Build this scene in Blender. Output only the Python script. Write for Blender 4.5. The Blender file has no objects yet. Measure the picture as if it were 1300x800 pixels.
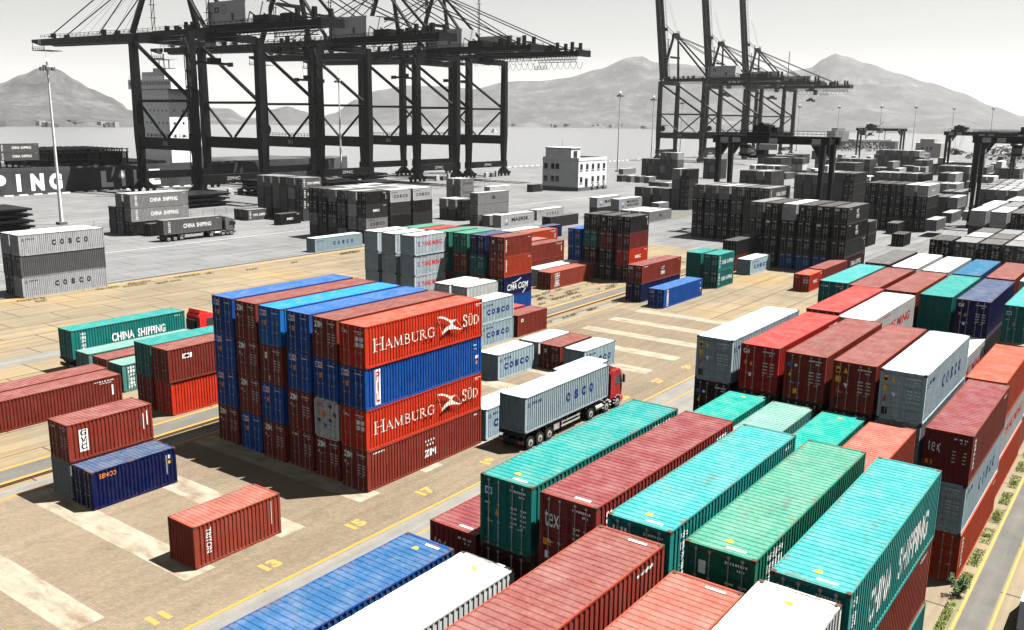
import bpy, bmesh, math, random
from mathutils import Vector, Matrix
R = math.radians
S = bpy.context.scene
COL = S.collection
random.seed(7)

# ------------------------------------------------------------------ camera, sky, sun, exposure
F_PX, PITCH, ROLL, YAW, CAM_H = 1146.29, R(12.282), R(0.767), R(36.239), 25.074
fw = Vector((math.cos(YAW)*math.cos(PITCH), math.sin(YAW)*math.cos(PITCH), -math.sin(PITCH)))
rt = Vector((math.sin(YAW), -math.cos(YAW), 0)); up = rt.cross(fw)
c_, s_ = math.cos(ROLL), math.sin(ROLL)
rt, up = c_*rt + s_*up, c_*up - s_*rt
cam = bpy.data.cameras.new('camera'); camo = bpy.data.objects.new('camera', cam); COL.objects.link(camo)
m4 = Matrix((rt, up, -fw)).transposed().to_4x4(); m4.translation = (0, 0, CAM_H); camo.matrix_world = m4
cam.sensor_width = 36; cam.lens = 36*F_PX/1300; cam.clip_start = 0.5; cam.clip_end = 20000
S.camera = camo
SUN = Vector((0.767*math.cos(R(65)), -0.641*math.cos(R(65)), math.sin(R(65)))).normalized()
W = bpy.data.worlds.new('World'); S.world = W; W.use_nodes = True
nt = W.node_tree; nt.nodes.clear()
sky = nt.nodes.new('ShaderNodeTexSky'); sky.sky_type = 'NISHITA'; sky.sun_disc = False
sky.sun_elevation = R(65); sky.sun_rotation = math.atan2(SUN.x, SUN.y); sky.dust_density = 0.05; sky.air_density = 1.9
hs = nt.nodes.new('ShaderNodeHueSaturation'); hs.inputs['Saturation'].default_value = 0.12
bg = nt.nodes.new('ShaderNodeBackground'); bg.inputs['Strength'].default_value = 0.0225
wo = nt.nodes.new('ShaderNodeOutputWorld')
nt.links.new(sky.outputs[0], hs.inputs['Color']); nt.links.new(hs.outputs[0], bg.inputs['Color']); nt.links.new(bg.outputs[0], wo.inputs['Surface'])
sl = bpy.data.lights.new('sun', 'SUN'); sl.energy = 5.0; sl.angle = R(0.5); sl.color = (1.0, 0.98, 0.945)
so = bpy.data.objects.new('sun', sl); COL.objects.link(so); so.rotation_euler = SUN.to_track_quat('Z', 'Y').to_euler()
vs = S.view_settings; vs.view_transform = 'Standard'; vs.look = 'None'; vs.exposure = 2.1; vs.gamma = 1
cy = S.cycles
cy.max_bounces = 6; cy.diffuse_bounces = 0; cy.glossy_bounces = 2; cy.transmission_bounces = 2; cy.volume_bounces = 0; cy.transparent_max_bounces = 6
cy.caustics_reflective = False; cy.caustics_refractive = False; cy.use_denoising = True
try: cy.denoiser = 'OPENIMAGEDENOISE'
except Exception: pass

# ------------------------------------------------------------------ materials
def mat(name):
    m = bpy.data.materials.new(name); m.use_nodes = True
    n = m.node_tree; b = n.nodes['Principled BSDF']
    return m, n, b
def N(n, t, **k):
    x = n.nodes.new(t)
    for a, v in k.items():
        if a in x.inputs.keys(): x.inputs[a].default_value = v
        else: setattr(x, a, v)
    return x
def ramp(n, src, stops):
    r = n.nodes.new('ShaderNodeValToRGB'); n.links.new(src, r.inputs[0])
    while len(r.color_ramp.elements) < len(stops): r.color_ramp.elements.new(0.5)
    for e, (p, c) in zip(r.color_ramp.elements, stops):
        e.position = p; e.color = (*c, 1) if isinstance(c, tuple) else (c, c, c, 1)
    return r.outputs[0]
def mix(n, f, a, b, mode='MIX'):
    x = n.nodes.new('ShaderNodeMix'); x.data_type = 'RGBA'; x.blend_type = mode
    for s, v in ((0, f), (6, a), (7, b)):
        if hasattr(v, 'is_linked') or hasattr(v, 'links'): n.links.new(v, x.inputs[s])
        elif s: x.inputs[s].default_value = (*v, 1)
        else: x.inputs[s].default_value = v
    return x.outputs[2]
def noise(n, vec, scale, detail=3, rough=.55):
    x = N(n, 'ShaderNodeTexNoise', Scale=scale, Detail=detail, Roughness=rough); n.links.new(vec, x.inputs['Vector']); return x.outputs['Fac']
def mapping(n, vec, scale=(1, 1, 1), rot=(0, 0, 0)):
    x = n.nodes.new('ShaderNodeMapping'); x.inputs['Scale'].default_value = scale; x.inputs['Rotation'].default_value = rot
    n.links.new(vec, x.inputs['Vector']); return x.outputs[0]
def bump(n, b, h, strength=.3, dist=.02):
    x = N(n, 'ShaderNodeBump', Strength=strength, Distance=dist); n.links.new(h, x.inputs['Height']); n.links.new(x.outputs[0], b.inputs['Normal'])

def paint_mat(name, rust_lo, rust_amt, rough, dust):
    m, n, b = mat(name)
    oi = n.nodes.new('ShaderNodeObjectInfo'); tc = n.nodes.new('ShaderNodeTexCoord')
    mul = N(n, 'ShaderNodeVectorMath', operation='SCALE'); mul.inputs[0].default_value = (61, 37, 53); n.links.new(oi.outputs['Random'], mul.inputs['Scale'])
    add = N(n, 'ShaderNodeVectorMath', operation='ADD'); n.links.new(tc.outputs['Object'], add.inputs[0]); n.links.new(mul.outputs[0], add.inputs[1])
    v = add.outputs[0]
    col = mix(n, 1.0, oi.outputs['Color'], ramp(n, noise(n, v, .55, 4), [(.25, .90), (.75, 1.07)]), 'MULTIPLY')
    col = mix(n, 1.0, col, ramp(n, noise(n, mapping(n, v, (5, 5, .35)), 1.4, 4, .65), [(.3, .72), (.62, 1.05)]), 'MULTIPLY')
    dm = N(n, 'ShaderNodeMath', operation='MULTIPLY'); dm.inputs[1].default_value = dust
    n.links.new(ramp(n, noise(n, v, 1.1, 6, .65), [(.42, 0.0), (.72, 1.0)]), dm.inputs[0])
    col = mix(n, dm.outputs[0], col, (.24, .21, .18))
    rm = N(n, 'ShaderNodeMath', operation='MULTIPLY'); rm.inputs[1].default_value = rust_amt
    n.links.new(ramp(n, noise(n, mapping(n, v, (1, 1, .7)), 2.3, 8, .68), [(rust_lo, 0.0), (rust_lo+.07, 1.0)]), rm.inputs[0])
    col = mix(n, rm.outputs[0], col, (.13, .055, .028))
    # rust creeping in from the edges of each sheet
    sep = n.nodes.new('ShaderNodeSeparateXYZ'); n.links.new(tc.outputs['Generated'], sep.inputs[0]); edges = []
    for i_, wd in ((0, .022 if name.endswith('roof_paint') else .0), (1, .07 if name.endswith('roof_paint') else .0), (2, 0 if name.endswith('roof_paint') else .06)):
        if not wd: continue
        q = N(n, 'ShaderNodeMath', operation='PINGPONG'); q.inputs[1].default_value = .5; n.links.new(sep.outputs[i_], q.inputs[0])
        edges.append(ramp(n, q.outputs[0], [(0, 1.0), (wd, 0.0)]))
    e_ = edges[0]
    for x_ in edges[1:]: m_ = N(n, 'ShaderNodeMath', operation='MAXIMUM'); n.links.new(e_, m_.inputs[0]); n.links.new(x_, m_.inputs[1]); e_ = m_.outputs[0]
    em = N(n, 'ShaderNodeMath', operation='MULTIPLY'); n.links.new(e_, em.inputs[0]); n.links.new(ramp(n, noise(n, v, 1.6, 7, .7), [(.5, 0.0), (.62, .75)]), em.inputs[1])
    col = mix(n, em.outputs[0], col, (.10, .05, .03))
    # grease and soot smudges, each container its own
    col = mix(n, ramp(n, noise(n, mapping(n, v, (.45, 1.0, 1)), .55, 6, .7), [(.60, 0.0), (.72, .55 if name.endswith('roof_paint') else .2)]), col, (.07, .06, .05))
    bump(n, b, noise(n, v, 1.3, 3, .5), .5, .05)
    n.links.new(col, b.inputs['Base Color']); b.inputs['Roughness'].default_value = rough
    b.inputs['Specular IOR Level'].default_value = .06
    return m
M = {}
M['paint'] = paint_mat('container_paint', .67, .65, .5, .05)
M['roof'] = paint_mat('container_roof_paint', .62, .62, .6, .20)
M['coat'] = paint_mat('machine_paint', .70, .4, .5, .12)
M['letter'] = paint_mat('lettering_paint', .72, .5, .55, .08)
def flat(name, c, rough=.6, metal=0, var=.25, scale=3.0):
    m, n, b = mat(name); tc = n.nodes.new('ShaderNodeTexCoord')
    col = mix(n, 1.0, c, ramp(n, noise(n, tc.outputs['Object'], scale, 5), [(.3, 1-var), (.7, 1+var*.5)]), 'MULTIPLY')
    n.links.new(col, b.inputs['Base Color']); b.inputs['Roughness'].default_value = rough; b.inputs['Metallic'].default_value = metal; b.inputs['Specular IOR Level'].default_value = .5 if rough < .35 else .08
    M[name] = m; return m
flat('casting_steel', (.06, .035, .022), .7); flat('rod_steel', (.28, .28, .27), .5, .3); flat('dark_steel', (.022, .022, .023), .55)
flat('rubber', (.018, .018, .018), .8); flat('rim_steel', (.32, .31, .29), .5, .2); flat('mark_white', (.8, .8, .78), .6); flat('mark_yellow', (.75, .42, .02), .6)
flat('mark_orange', (.7, .22, .02), .6); flat('mark_blue', (.03, .16, .5), .6); flat('mark_red', (.5, .03, .03), .6); flat('mark_black', (.015, .015, .015), .6)
flat('glass', (.02, .025, .03), .08); flat('ship_white', (.8, .8, .8), .6); flat('white_wall', (.55, .55, .55), .8, 0, .12, .4); flat('plinth_grey', (.10, .10, .10), .8)
flat('mast_paint', (.6, .6, .6), .5); flat('lamp_glass', (.85, .85, .85), .2); flat('crane_paint', (.006, .006, .0065), .5, 0, .5, .5)
flat('house_white', (.36, .36, .36), .6); flat('stair_steel', (.12, .12, .12), .6); flat('taillight_red', (.35, .01, .01), .3)
flat('bark', (.05, .035, .02), .9); flat('rope_steel', (.08, .08, .085), .5)

def leaf(name, a, b2):
    m, n, b = mat(name); oi = n.nodes.new('ShaderNodeTexCoord')
    n.links.new(ramp(n, noise(n, oi.outputs['Object'], 2.5, 3), [(.3, a), (.7, b2)]), b.inputs['Base Color']); b.inputs['Roughness'].default_value = .7
    M[name] = m
leaf('grass_blade', (.10, .15, .025), (.25, .24, .07)); leaf('scrub_leaf', (.02, .02, .02), (.06, .06, .06)); leaf('bush_leaf', (.018, .05, .01), (.05, .10, .02)); leaf('dry_weed', (.10, .11, .025), (.24, .19, .07))

def ground_mat(name, base, kind):
    m, n, b = mat(name); tc = n.nodes.new('ShaderNodeTexCoord'); v = tc.outputs['Object']
    col = None
    big = noise(n, v, .06, 6, .6); med = noise(n, v, .45, 6, .65); fine = noise(n, v, 9, 4, .7)
    track = noise(n, mapping(n, v, (.05, 1.1, 1)), 1.0, 5, .6)
    if kind == 'grey':
        col = ramp(n, big, [(.3, tuple(x*.78 for x in base)), (.7, tuple(x*1.15 for x in base))])
        col = mix(n, 1.0, col, ramp(n, track, [(.35, .72), (.65, 1.06)]), 'MULTIPLY')
    elif kind == 'tan':
        col = ramp(n, big, [(.3, (.215, .175, .12)), (.5, base), (.72, (.35, .245, .115))])
        col = mix(n, ramp(n, med, [(.5, 0.0), (.75, .55)]), col, (.19, .175, .155))
        col = mix(n, 1.0, col, ramp(n, track, [(.35, .78), (.65, 1.06)]), 'MULTIPLY')
    elif kind == 'paver':
        col = ramp(n, big, [(.3, (.235, .19, .135)), (.7, (.305, .252, .182))])
        col = mix(n, 1.0, col, ramp(n, track, [(.36, .88), (.62, 1.04)]), 'MULTIPLY')
        col = mix(n, ramp(n, noise(n, mapping(n, v, (.5, .5, 1)), .8, 9, .72), [(.56, 0.0), (.70, .45)]), col, (.12, .105, .085))
        br = N(n, 'ShaderNodeTexBrick', Scale=1.0); br.inputs['Brick Width'].default_value = .23; br.inputs['Row Height'].default_value = .115
        br.inputs['Mortar Size'].default_value = .012; br.inputs['Color1'].default_value = (1.12, 1.05, 1, 1); br.inputs['Color2'].default_value = (.80, .82, .85, 1); br.inputs['Mortar'].default_value = (.5, .48, .45, 1)
        n.links.new(mapping(n, v, (1, 1, 1), (0, 0, R(45))), br.inputs['Vector'])
        col = mix(n, 1.0, col, br.outputs['Color'], 'MULTIPLY')
    elif kind == 'pad':
        col = ramp(n, noise(n, v, .7, 5), [(.3, (.40, .34, .25)), (.6, (.52, .47, .38))])
        col = mix(n, ramp(n, noise(n, mapping(n, v, (1, .35, 1)), 1.0, 6, .65), [(.50, 0.0), (.68, .8)]), col, (.24, .15, .085))
        col = mix(n, ramp(n, noise(n, mapping(n, v, (3, .4, 1)), .9, 6, .65), [(.48, 0.0), (.70, .6)]), col, (.25, .235, .21))
    elif kind == 'lane':
        col = ramp(n, med, [(.3, tuple(x*.82 for x in base)), (.7, tuple(x*1.1 for x in base))])
        col = mix(n, 1.0, col, ramp(n, track, [(.35, .82), (.65, 1.05)]), 'MULTIPLY')
    if kind in ('tan', 'grey'):
        br = N(n, 'ShaderNodeTexBrick', Scale=1.0); br.inputs['Brick Width'].default_value = 7.0; br.inputs['Row Height'].default_value = 5.2
        br.inputs['Mortar Size'].default_value = .085; br.inputs['Color1'].default_value = (1.06, 1.05, 1.03, 1); br.inputs['Color2'].default_value = (.93, .94, .95, 1); br.inputs['Mortar'].default_value = (.42, .40, .37, 1)
        n.links.new(v, br.inputs['Vector']); col = mix(n, 1.0, col, br.outputs['Color'], 'MULTIPLY')
    col = mix(n, 1.0, col, ramp(n, fine, [(.3, .88), (.7, 1.08)]), 'MULTIPLY')
    col = mix(n, 1.0, col, {'tan': (.485, .478, .468), 'paver': (.48, .47, .46), 'grey': (.45, .45, .45), 'pad': (.37, .36, .345)}.get(kind, (.34, .34, .335)), 'MULTIPLY')
    col = mix(n, ramp(n, noise(n, v, .9, 8, .7), [(.66, 0.0), (.74, .5)]), col, (.04, .036, .032))
    n.links.new(col, b.inputs['Base Color']); b.inputs['Roughness'].default_value = .95; b.inputs['Specular IOR Level'].default_value = .1; bump(n, b, fine, .25, .02)
    M[name] = m
ground_mat('quay_concrete', (.25, .25, .25), 'grey'); ground_mat('tan_concrete', (.29, .235, .16), 'tan'); ground_mat('block_paving', (.3, .24, .18), 'paver')
ground_mat('pad_concrete', (.5, .45, .36), 'pad'); ground_mat('lane_concrete', (.36, .34, .31), 'lane'); ground_mat('asphalt', (.235, .222, .2), 'lane'); ground_mat('soil', (.30, .27, .14), 'lane')
def worn(name, c, under):
    m, n, b = mat(name); tc = n.nodes.new('ShaderNodeTexCoord'); v = tc.outputs['Object']
    n.links.new(mix(n, ramp(n, noise(n, v, 2.2, 8, .72), [(.5, 0.0), (.66, .85)]), c, under), b.inputs['Base Color']); b.inputs['Roughness'].default_value = .7
    M[name] = m
worn('road_yellow', (.30, .125, .003), (.12, .09, .05)); worn('number_yellow', (.27, .125, .012), (.15, .12, .085)); worn('road_white', (.42, .42, .41), (.18, .18, .17))
def sea():
    m, n, b = mat('sea_water'); tc = n.nodes.new('ShaderNodeTexCoord'); v = tc.outputs['Object']
    b.inputs['Base Color'].default_value = (.10, .10, .10, 1); b.inputs['Roughness'].default_value = .22
    h = noise(n, mapping(n, v, (.05, .11, 1)), 1.0, 8, .6); bump(n, b, h, .6, 1.2); M['sea_water'] = m
sea()
def hillm():
    m, n, b = mat('hill_scrub'); tc = n.nodes.new('ShaderNodeTexCoord'); v = tc.outputs['Object']
    c = ramp(n, noise(n, v, .012, 10, .75), [(.34, .010), (.5, .028), (.68, .060)])
    c = mix(n, 1.0, c, ramp(n, noise(n, mapping(n, v, (1, 1, .6)), .07, 8, .8), [(.38, .45), (.6, 1.35)]), 'MULTIPLY')
    c = mix(n, ramp(n, noise(n, mapping(n, v, (1, 1, 2.2)), .008, 8, .68), [(.58, 0.0), (.70, .4)]), c, (.12, .12, .12))
    n.links.new(c, b.inputs['Base Color']); b.inputs['Roughness'].default_value = .95; M['hill_scrub'] = m
hillm()

# ------------------------------------------------------------------ mesh helpers
class MB:
    def __init__(s): s.v = []; s.f = []; s.m = []
    def box(s, x0, x1, y0, y1, z0, z1, mi=0):
        i = len(s.v)
        s.v += [(x0, y0, z0), (x1, y0, z0), (x1, y1, z0), (x0, y1, z0), (x0, y0, z1), (x1, y0, z1), (x1, y1, z1), (x0, y1, z1)]
        s.f += [(i, i+3, i+2, i+1), (i+4, i+5, i+6, i+7), (i, i+1, i+5, i+4), (i+1, i+2, i+6, i+5), (i+2, i+3, i+7, i+6), (i+3, i, i+4, i+7)]; s.m += [mi]*6
        return s
    def beam(s, p, q, w, h=None, mi=0, w2=None, h2=None):
        p = Vector(p); q = Vector(q); h = h or w; w2 = w2 or w; h2 = h2 or h
        d = (q-p).normalized(); a = d.cross(Vector((0, 0, 1)))
        if a.length < .02: a = Vector((1, 0, 0))
        a.normalize(); b = a.cross(d); i = len(s.v)
        for c, ww, hh in ((p, w, h), (q, w2, h2)):
            for u, t in ((-1, -1), (1, -1), (1, 1), (-1, 1)): s.v.append(tuple(c + a*u*ww/2 + b*t*hh/2))
        s.f += [(i, i+1, i+2, i+3), (i+7, i+6, i+5, i+4)] + [(i+k, i+4+k, i+4+(k+1) % 4, i+(k+1) % 4) for k in range(4)]; s.m += [mi]*6
        return s
    def tube(s, p, q, r, n=8, mi=0, r2=None, cap=True):
        p = Vector(p); q = Vector(q); r2 = r if r2 is None else r2; d = (q-p).normalized(); a = d.cross(Vector((0, 0, 1)))
        if a.length < .02: a = Vector((1, 0, 0))
        a.normalize(); b = a.cross(d); i = len(s.v)
        for c, rr in ((p, r), (q, r2)):
            for k in range(n): t = 2*math.pi*k/n; s.v.append(tuple(c + a*math.cos(t)*rr + b*math.sin(t)*rr))
        for k in range(n): s.f.append((i+k, i+n+k, i+n+(k+1) % n, i+(k+1) % n))
        s.m += [mi]*n
        if cap: s.f += [tuple(range(i, i+n)), tuple(range(i+2*n-1, i+n-1, -1))]; s.m += [mi]*2
        return s
    def prism(s, poly, y0, y1, axis='y', mi=0):
        i = len(s.v); n = len(poly)
        for y in (y0, y1):
            for a, b in poly: s.v.append((a, y, b) if axis == 'y' else (y, a, b) if axis == 'x' else (a, b, y))
        s.f += [tuple(range(i, i+n)), tuple(range(i+2*n-1, i+n-1, -1))] + [(i+k, i+n+k, i+n+(k+1) % n, i+(k+1) % n) for k in range(n)]; s.m += [mi]*(n+2)
        return s
    def quad(s, pts, mi=0):
        i = len(s.v); s.v += [tuple(p) for p in pts]; s.f.append(tuple(range(i, i+len(pts)))); s.m.append(mi); return s
    def mesh(s, name, mats, fix=True):
        me = bpy.data.meshes.new(name); me.from_pydata(s.v, [], s.f)
        for k in (mats if isinstance(mats, (list, tuple)) else [mats]): me.materials.append(M[k])
        me.polygons.foreach_set('material_index', s.m)
        if fix:
            bm = bmesh.new(); bm.from_mesh(me); bmesh.ops.recalc_face_normals(bm, faces=bm.faces); bm.to_mesh(me); bm.free()
        me.update(); return me
def ob(name, me, parent=None, loc=(0, 0, 0), rot=0, color=None):
    o = bpy.data.objects.new(name, me); COL.objects.link(o)
    if parent: o.parent = parent
    o.location = loc
    if rot: o.rotation_euler[2] = rot
    if color: o.color = (*color, 1)
    return o
def tag(o, label=None, cat=None, group=None, kind=None):
    for k, v in (('label', label), ('category', cat), ('group', group), ('kind', kind)):
        if v: o[k] = v
    return o
def empty(name, loc, rot=0):
    o = bpy.data.objects.new(name, None); COL.objects.link(o); o.location = loc; o.rotation_euler[2] = rot; o.empty_display_size = .1; return o
def sheet(name, poly, z, m, kind='structure', sub=0):
    mb = MB().quad([(x, y, z) for x, y in poly]); me = mb.mesh(name, m, False)
    return tag(ob(name, me), kind=kind)
# ------------------------------------------------------------------ lettering
def glyph(s, bold=0, shear=0):
    c = bpy.data.curves.new('t', 'FONT'); c.body = s; c.offset = bold; c.shear = shear; c.resolution_u = 3
    o = bpy.data.objects.new('t', c); COL.objects.link(o); bpy.context.view_layer.update()
    me = bpy.data.meshes.new_from_object(o.evaluated_get(bpy.context.evaluated_depsgraph_get()))
    v = [(p.co.x, p.co.y) for p in me.vertices]; f = [tuple(p.vertices) for p in me.polygons]
    bpy.data.objects.remove(o); bpy.data.curves.remove(c); bpy.data.meshes.remove(me)
    return v, f
class T2:
    """flat lettering in (u, v), with a layer height per vertex"""
    def __init__(s): s.v = []; s.f = []; s.m = []; s.k = 0
    def add(s, v, f, u0, u1, v0, v1, mi=0):
        xs = [p[0] for p in v]; ys = [p[1] for p in v]; ax, bx, ay, by = min(xs), max(xs), min(ys), max(ys); i = len(s.v)
        s.v += [(u0+(x-ax)/(bx-ax)*(u1-u0), v0+(y-ay)/(by-ay)*(v1-v0), s.k*.0012) for x, y in v]
        s.f += [tuple(a+i for a in q) for q in f]; s.m += [mi]*len(f); return s
    def text(s, t, u0, u1, v0, v1, mi=0, bold=.02, shear=0):
        v, f = glyph(t, bold, shear); return s.add(v, f, u0, u1, v0, v1, mi)
    def spaced(s, t, u0, u1, v0, v1, frac=.62, mi=0, bold=.03):
        n = len(t); p = (u1-u0)/(n-1+frac)
        for k, ch in enumerate(t):
            q = p*frac*.34 if ch == 'I' else 0
            if ch != ' ': s.text(ch, u0+k*p+q, u0+k*p+p*frac-q, v0, v1, mi, bold)
        return s
    def vert(s, t, u0, u1, v0, v1, frac=.8, mi=0, bold=.03):
        p = (v1-v0)/len(t)
        for k, ch in enumerate(t): s.text(ch, u0 + (0 if ch not in 'I' else (u1-u0)*.35), u1-(0 if ch not in 'I' else (u1-u0)*.35), v1-k*p-p*frac, v1-k*p, mi, bold)
        return s
    def rect(s, u0, u1, v0, v1, mi=0):
        i = len(s.v); s.v += [(u0, v0, s.k*.0012), (u1, v0, s.k*.0012), (u1, v1, s.k*.0012), (u0, v1, s.k*.0012)]; s.f.append((i, i+1, i+2, i+3)); s.m.append(mi); return s
    def poly(s, pts, mi=0):
        i = len(s.v); s.v += [(a, b, s.k*.0012) for a, b in pts]; s.f.append(tuple(range(i, i+len(pts)))); s.m.append(mi); return s
    def stroke(s, pts, w, sc=1, ou=0, ov=0, mi=0):
        for (a, b), (c, d) in zip(pts, pts[1:]):
            s.k += 1; L = math.hypot(c-a, d-b) or 1; nx, ny = -(d-b)/L*w/2, (c-a)/L*w/2; ex, ey = (c-a)/L*w*.15, (d-b)/L*w*.15
            s.poly([(ou+x*sc, ov+y*sc) for x, y in ((a-ex+nx, b-ey+ny), (a-ex-nx, b-ey-ny), (c+ex-nx, d+ey-ny), (c+ex+nx, d+ey+ny))], mi)
        return s
    def blur_line(s, u0, u1, v0, v1, n, mi=0, rnd=None):
        rnd = rnd or random; p = (u1-u0)/n
        for k in range(n): s.rect(u0+k*p, u0+k*p+p*rnd.uniform(.45, .8), v0+(v1-v0)*rnd.uniform(0, .2), v1, mi)
        return s
PITCH_C, DEP = .2786, .036
def corr(x, L):
    """depth of the side corrugation at x"""
    a = L/2-.16
    if abs(x) >= a: return -.006
    n = max(1, round(2*a/PITCH_C)); p = 2*a/n; t = ((x+a) % p)/p
    if t < .37: return 0
    if t < .5: return DEP*(t-.37)/.13
    if t < .87: return DEP
    return DEP*(1-(t-.87)/.13)
def drape(t2, L, name, mats):
    a = L/2-.16; n = max(1, round(2*a/PITCH_C)); p = 2*a/n
    bm = bmesh.new(); vs_ = [bm.verts.new((x, z, k)) for x, z, k in t2.v]
    for f, mi in zip(t2.f, t2.m):
        try: bm.faces.new([vs_[i] for i in f]).material_index = mi
        except ValueError: pass
    lo = min(x for x, _, _ in t2.v); hi = max(x for x, _, _ in t2.v)
    for k in range(n):
        for q in (0, .37, .5, .87):
            x = -a+(k+q)*p
            if lo < x < hi: bmesh.ops.bisect_plane(bm, geom=bm.verts[:]+bm.edges[:]+bm.faces[:], plane_co=(x, 0, 0), plane_no=(1, 0, 0), dist=1e-5)
    for v in bm.verts:
        x, z, k = v.co; v.co = (x, -1.219+.008+corr(x, L)-.005-k, z)
    bmesh.ops.recalc_face_normals(bm, faces=bm.faces)
    me = bpy.data.meshes.new(name); bm.to_mesh(me); bm.free()
    for q in mats: me.materials.append(M[q])
    return me
def on_end(t2, L, name, mats, y0=0, x=None):
    x = -L/2+.022 if x is None else x
    me = bpy.data.meshes.new(name); me.from_pydata([(x-.004-k, y0-u, z) for u, z, k in t2.v], [], t2.f)
    for q in mats: me.materials.append(M[q])
    me.polygons.foreach_set('material_index', t2.m); return me
CACHE = {}
def arc(cx, cy, rx, ry, a0, a1, n=9): return [(cx+rx*math.cos(R(a0+(a1-a0)*k/n)), cy+ry*math.sin(R(a0+(a1-a0)*k/n))) for k in range(n+1)]
TK, TN = .14, .06
def ser(x, y, w=.3): return ([(x-w/2, y), (x+w/2, y)], .05)
SERIF = {
 'H': (.95, [([(.16, 0), (.16, 1)], TK), ([(.76, 0), (.76, 1)], TK), ([(.16, .52), (.76, .52)], TN), ser(.16, .02), ser(.16, .98), ser(.76, .02), ser(.76, .98)]),
 'A': (.92, [([(.12, 0), (.44, 1)], TN), ([(.44, 1), (.78, 0)], TK), ([(.24, .34), (.64, .34)], TN), ser(.1, .02, .24), ser(.78, .02, .3)]),
 'M': (1.2, [([(.16, 0), (.2, 1)], TN), ([(.2, 1), (.56, .06)], TK), ([(.56, .06), (.92, 1)], TN), ([(.94, 1), (.98, 0)], TK), ser(.14, .02, .24), ser(.98, .02)]),
 'B': (.82, [([(.16, 0), (.16, 1)], TK), (arc(.3, .75, .27, .23, 90, -90), .1), (arc(.32, .26, .34, .25, 90, -90), .1), ([(.08, .98), (.32, .98)], .05), ([(.08, .02), (.34, .02)], .05), ([(.16, .51), (.34, .51)], .05)]),
 'U': (.95, [([(.18, 1), (.18, .32)], TK), (arc(.46, .32, .28, .3, 180, 360), .1), ([(.74, .32), (.74, 1)], TN), ser(.18, .98), ser(.74, .98, .24)]),
 'R': (.9, [([(.16, 0), (.16, 1)], TK), (arc(.32, .75, .27, .23, 90, -90), .1), ([(.34, .52), (.78, 0)], .13), ([(.08, .98), (.34, .98)], .05), ser(.16, .02), ([(.16, .51), (.34, .51)], .05), ser(.8, .02, .2)]),
 'G': (.98, [(arc(.5, .5, .4, .49, 50, 310, 14), .11), ([(.78, .1), (.78, .45)], TK), ser(.76, .46, .3), ([(.76, .72), (.78, .95)], .06)]),
 'S': (.72, [([(.56, .74), (.54, .86), (.46, .95), (.34, .98), (.2, .93), (.12, .8), (.16, .65), (.32, .55), (.48, .45), (.58, .3), (.56, .14), (.44, .03), (.3, .01), (.16, .06), (.1, .2)], .11), ([(.58, .72), (.58, .98)], .05), ([(.08, .02), (.08, .28)], .05)]),
 'D': (.95, [([(.16, 0), (.16, 1)], TK), (arc(.36, .5, .44, .48, 90, -90, 12), .11), ([(.08, .98), (.38, .98)], .05), ([(.08, .02), (.38, .02)], .05)]),
}
SERIF['u'] = (SERIF['U'][0], SERIF['U'][1]+[([(.34, 1.16), (.34, 1.3)], .14), ([(.6, 1.16), (.6, 1.3)], .14)])
def serif(t, s, u0, u1, base, h, h1):
    tot = sum(SERIF[c][0]*(h1 if k == 0 else h) for k, c in enumerate(s)); x = u0; f = (u1-u0)/tot
    for k, c in enumerate(s):
        hh = h1 if k == 0 else h
        for pts, w in SERIF[c][1]: t.stroke([(a*f, b) for a, b in pts], w, hh, x, base)
        x += SERIF[c][0]*hh*f
def bird(t, u, v, s):
    P = lambda pts: [(u+(x-921)/170*s*1.5, v-(y+.253*(x-921)-375)/170*s) for x, y in pts]
    t.k += 1; t.poly(P([(815, 295), (825, 306), (868, 313), (903, 333), (925, 353), (941, 355), (947, 342), (975, 315), (928, 324), (890, 304), (850, 291)]))
    t.k += 1; t.poly(P([(925, 355), (914, 369), (884, 387), (860, 420), (850, 460), (876, 427), (906, 407), (950, 401), (1000, 408), (1033, 401), (1000, 396), (965, 379), (941, 357)]))
    t.stroke(P([(815, 298), (854, 452)]), .016); t.stroke(P([(974, 316), (1031, 400)]), .016)

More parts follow.
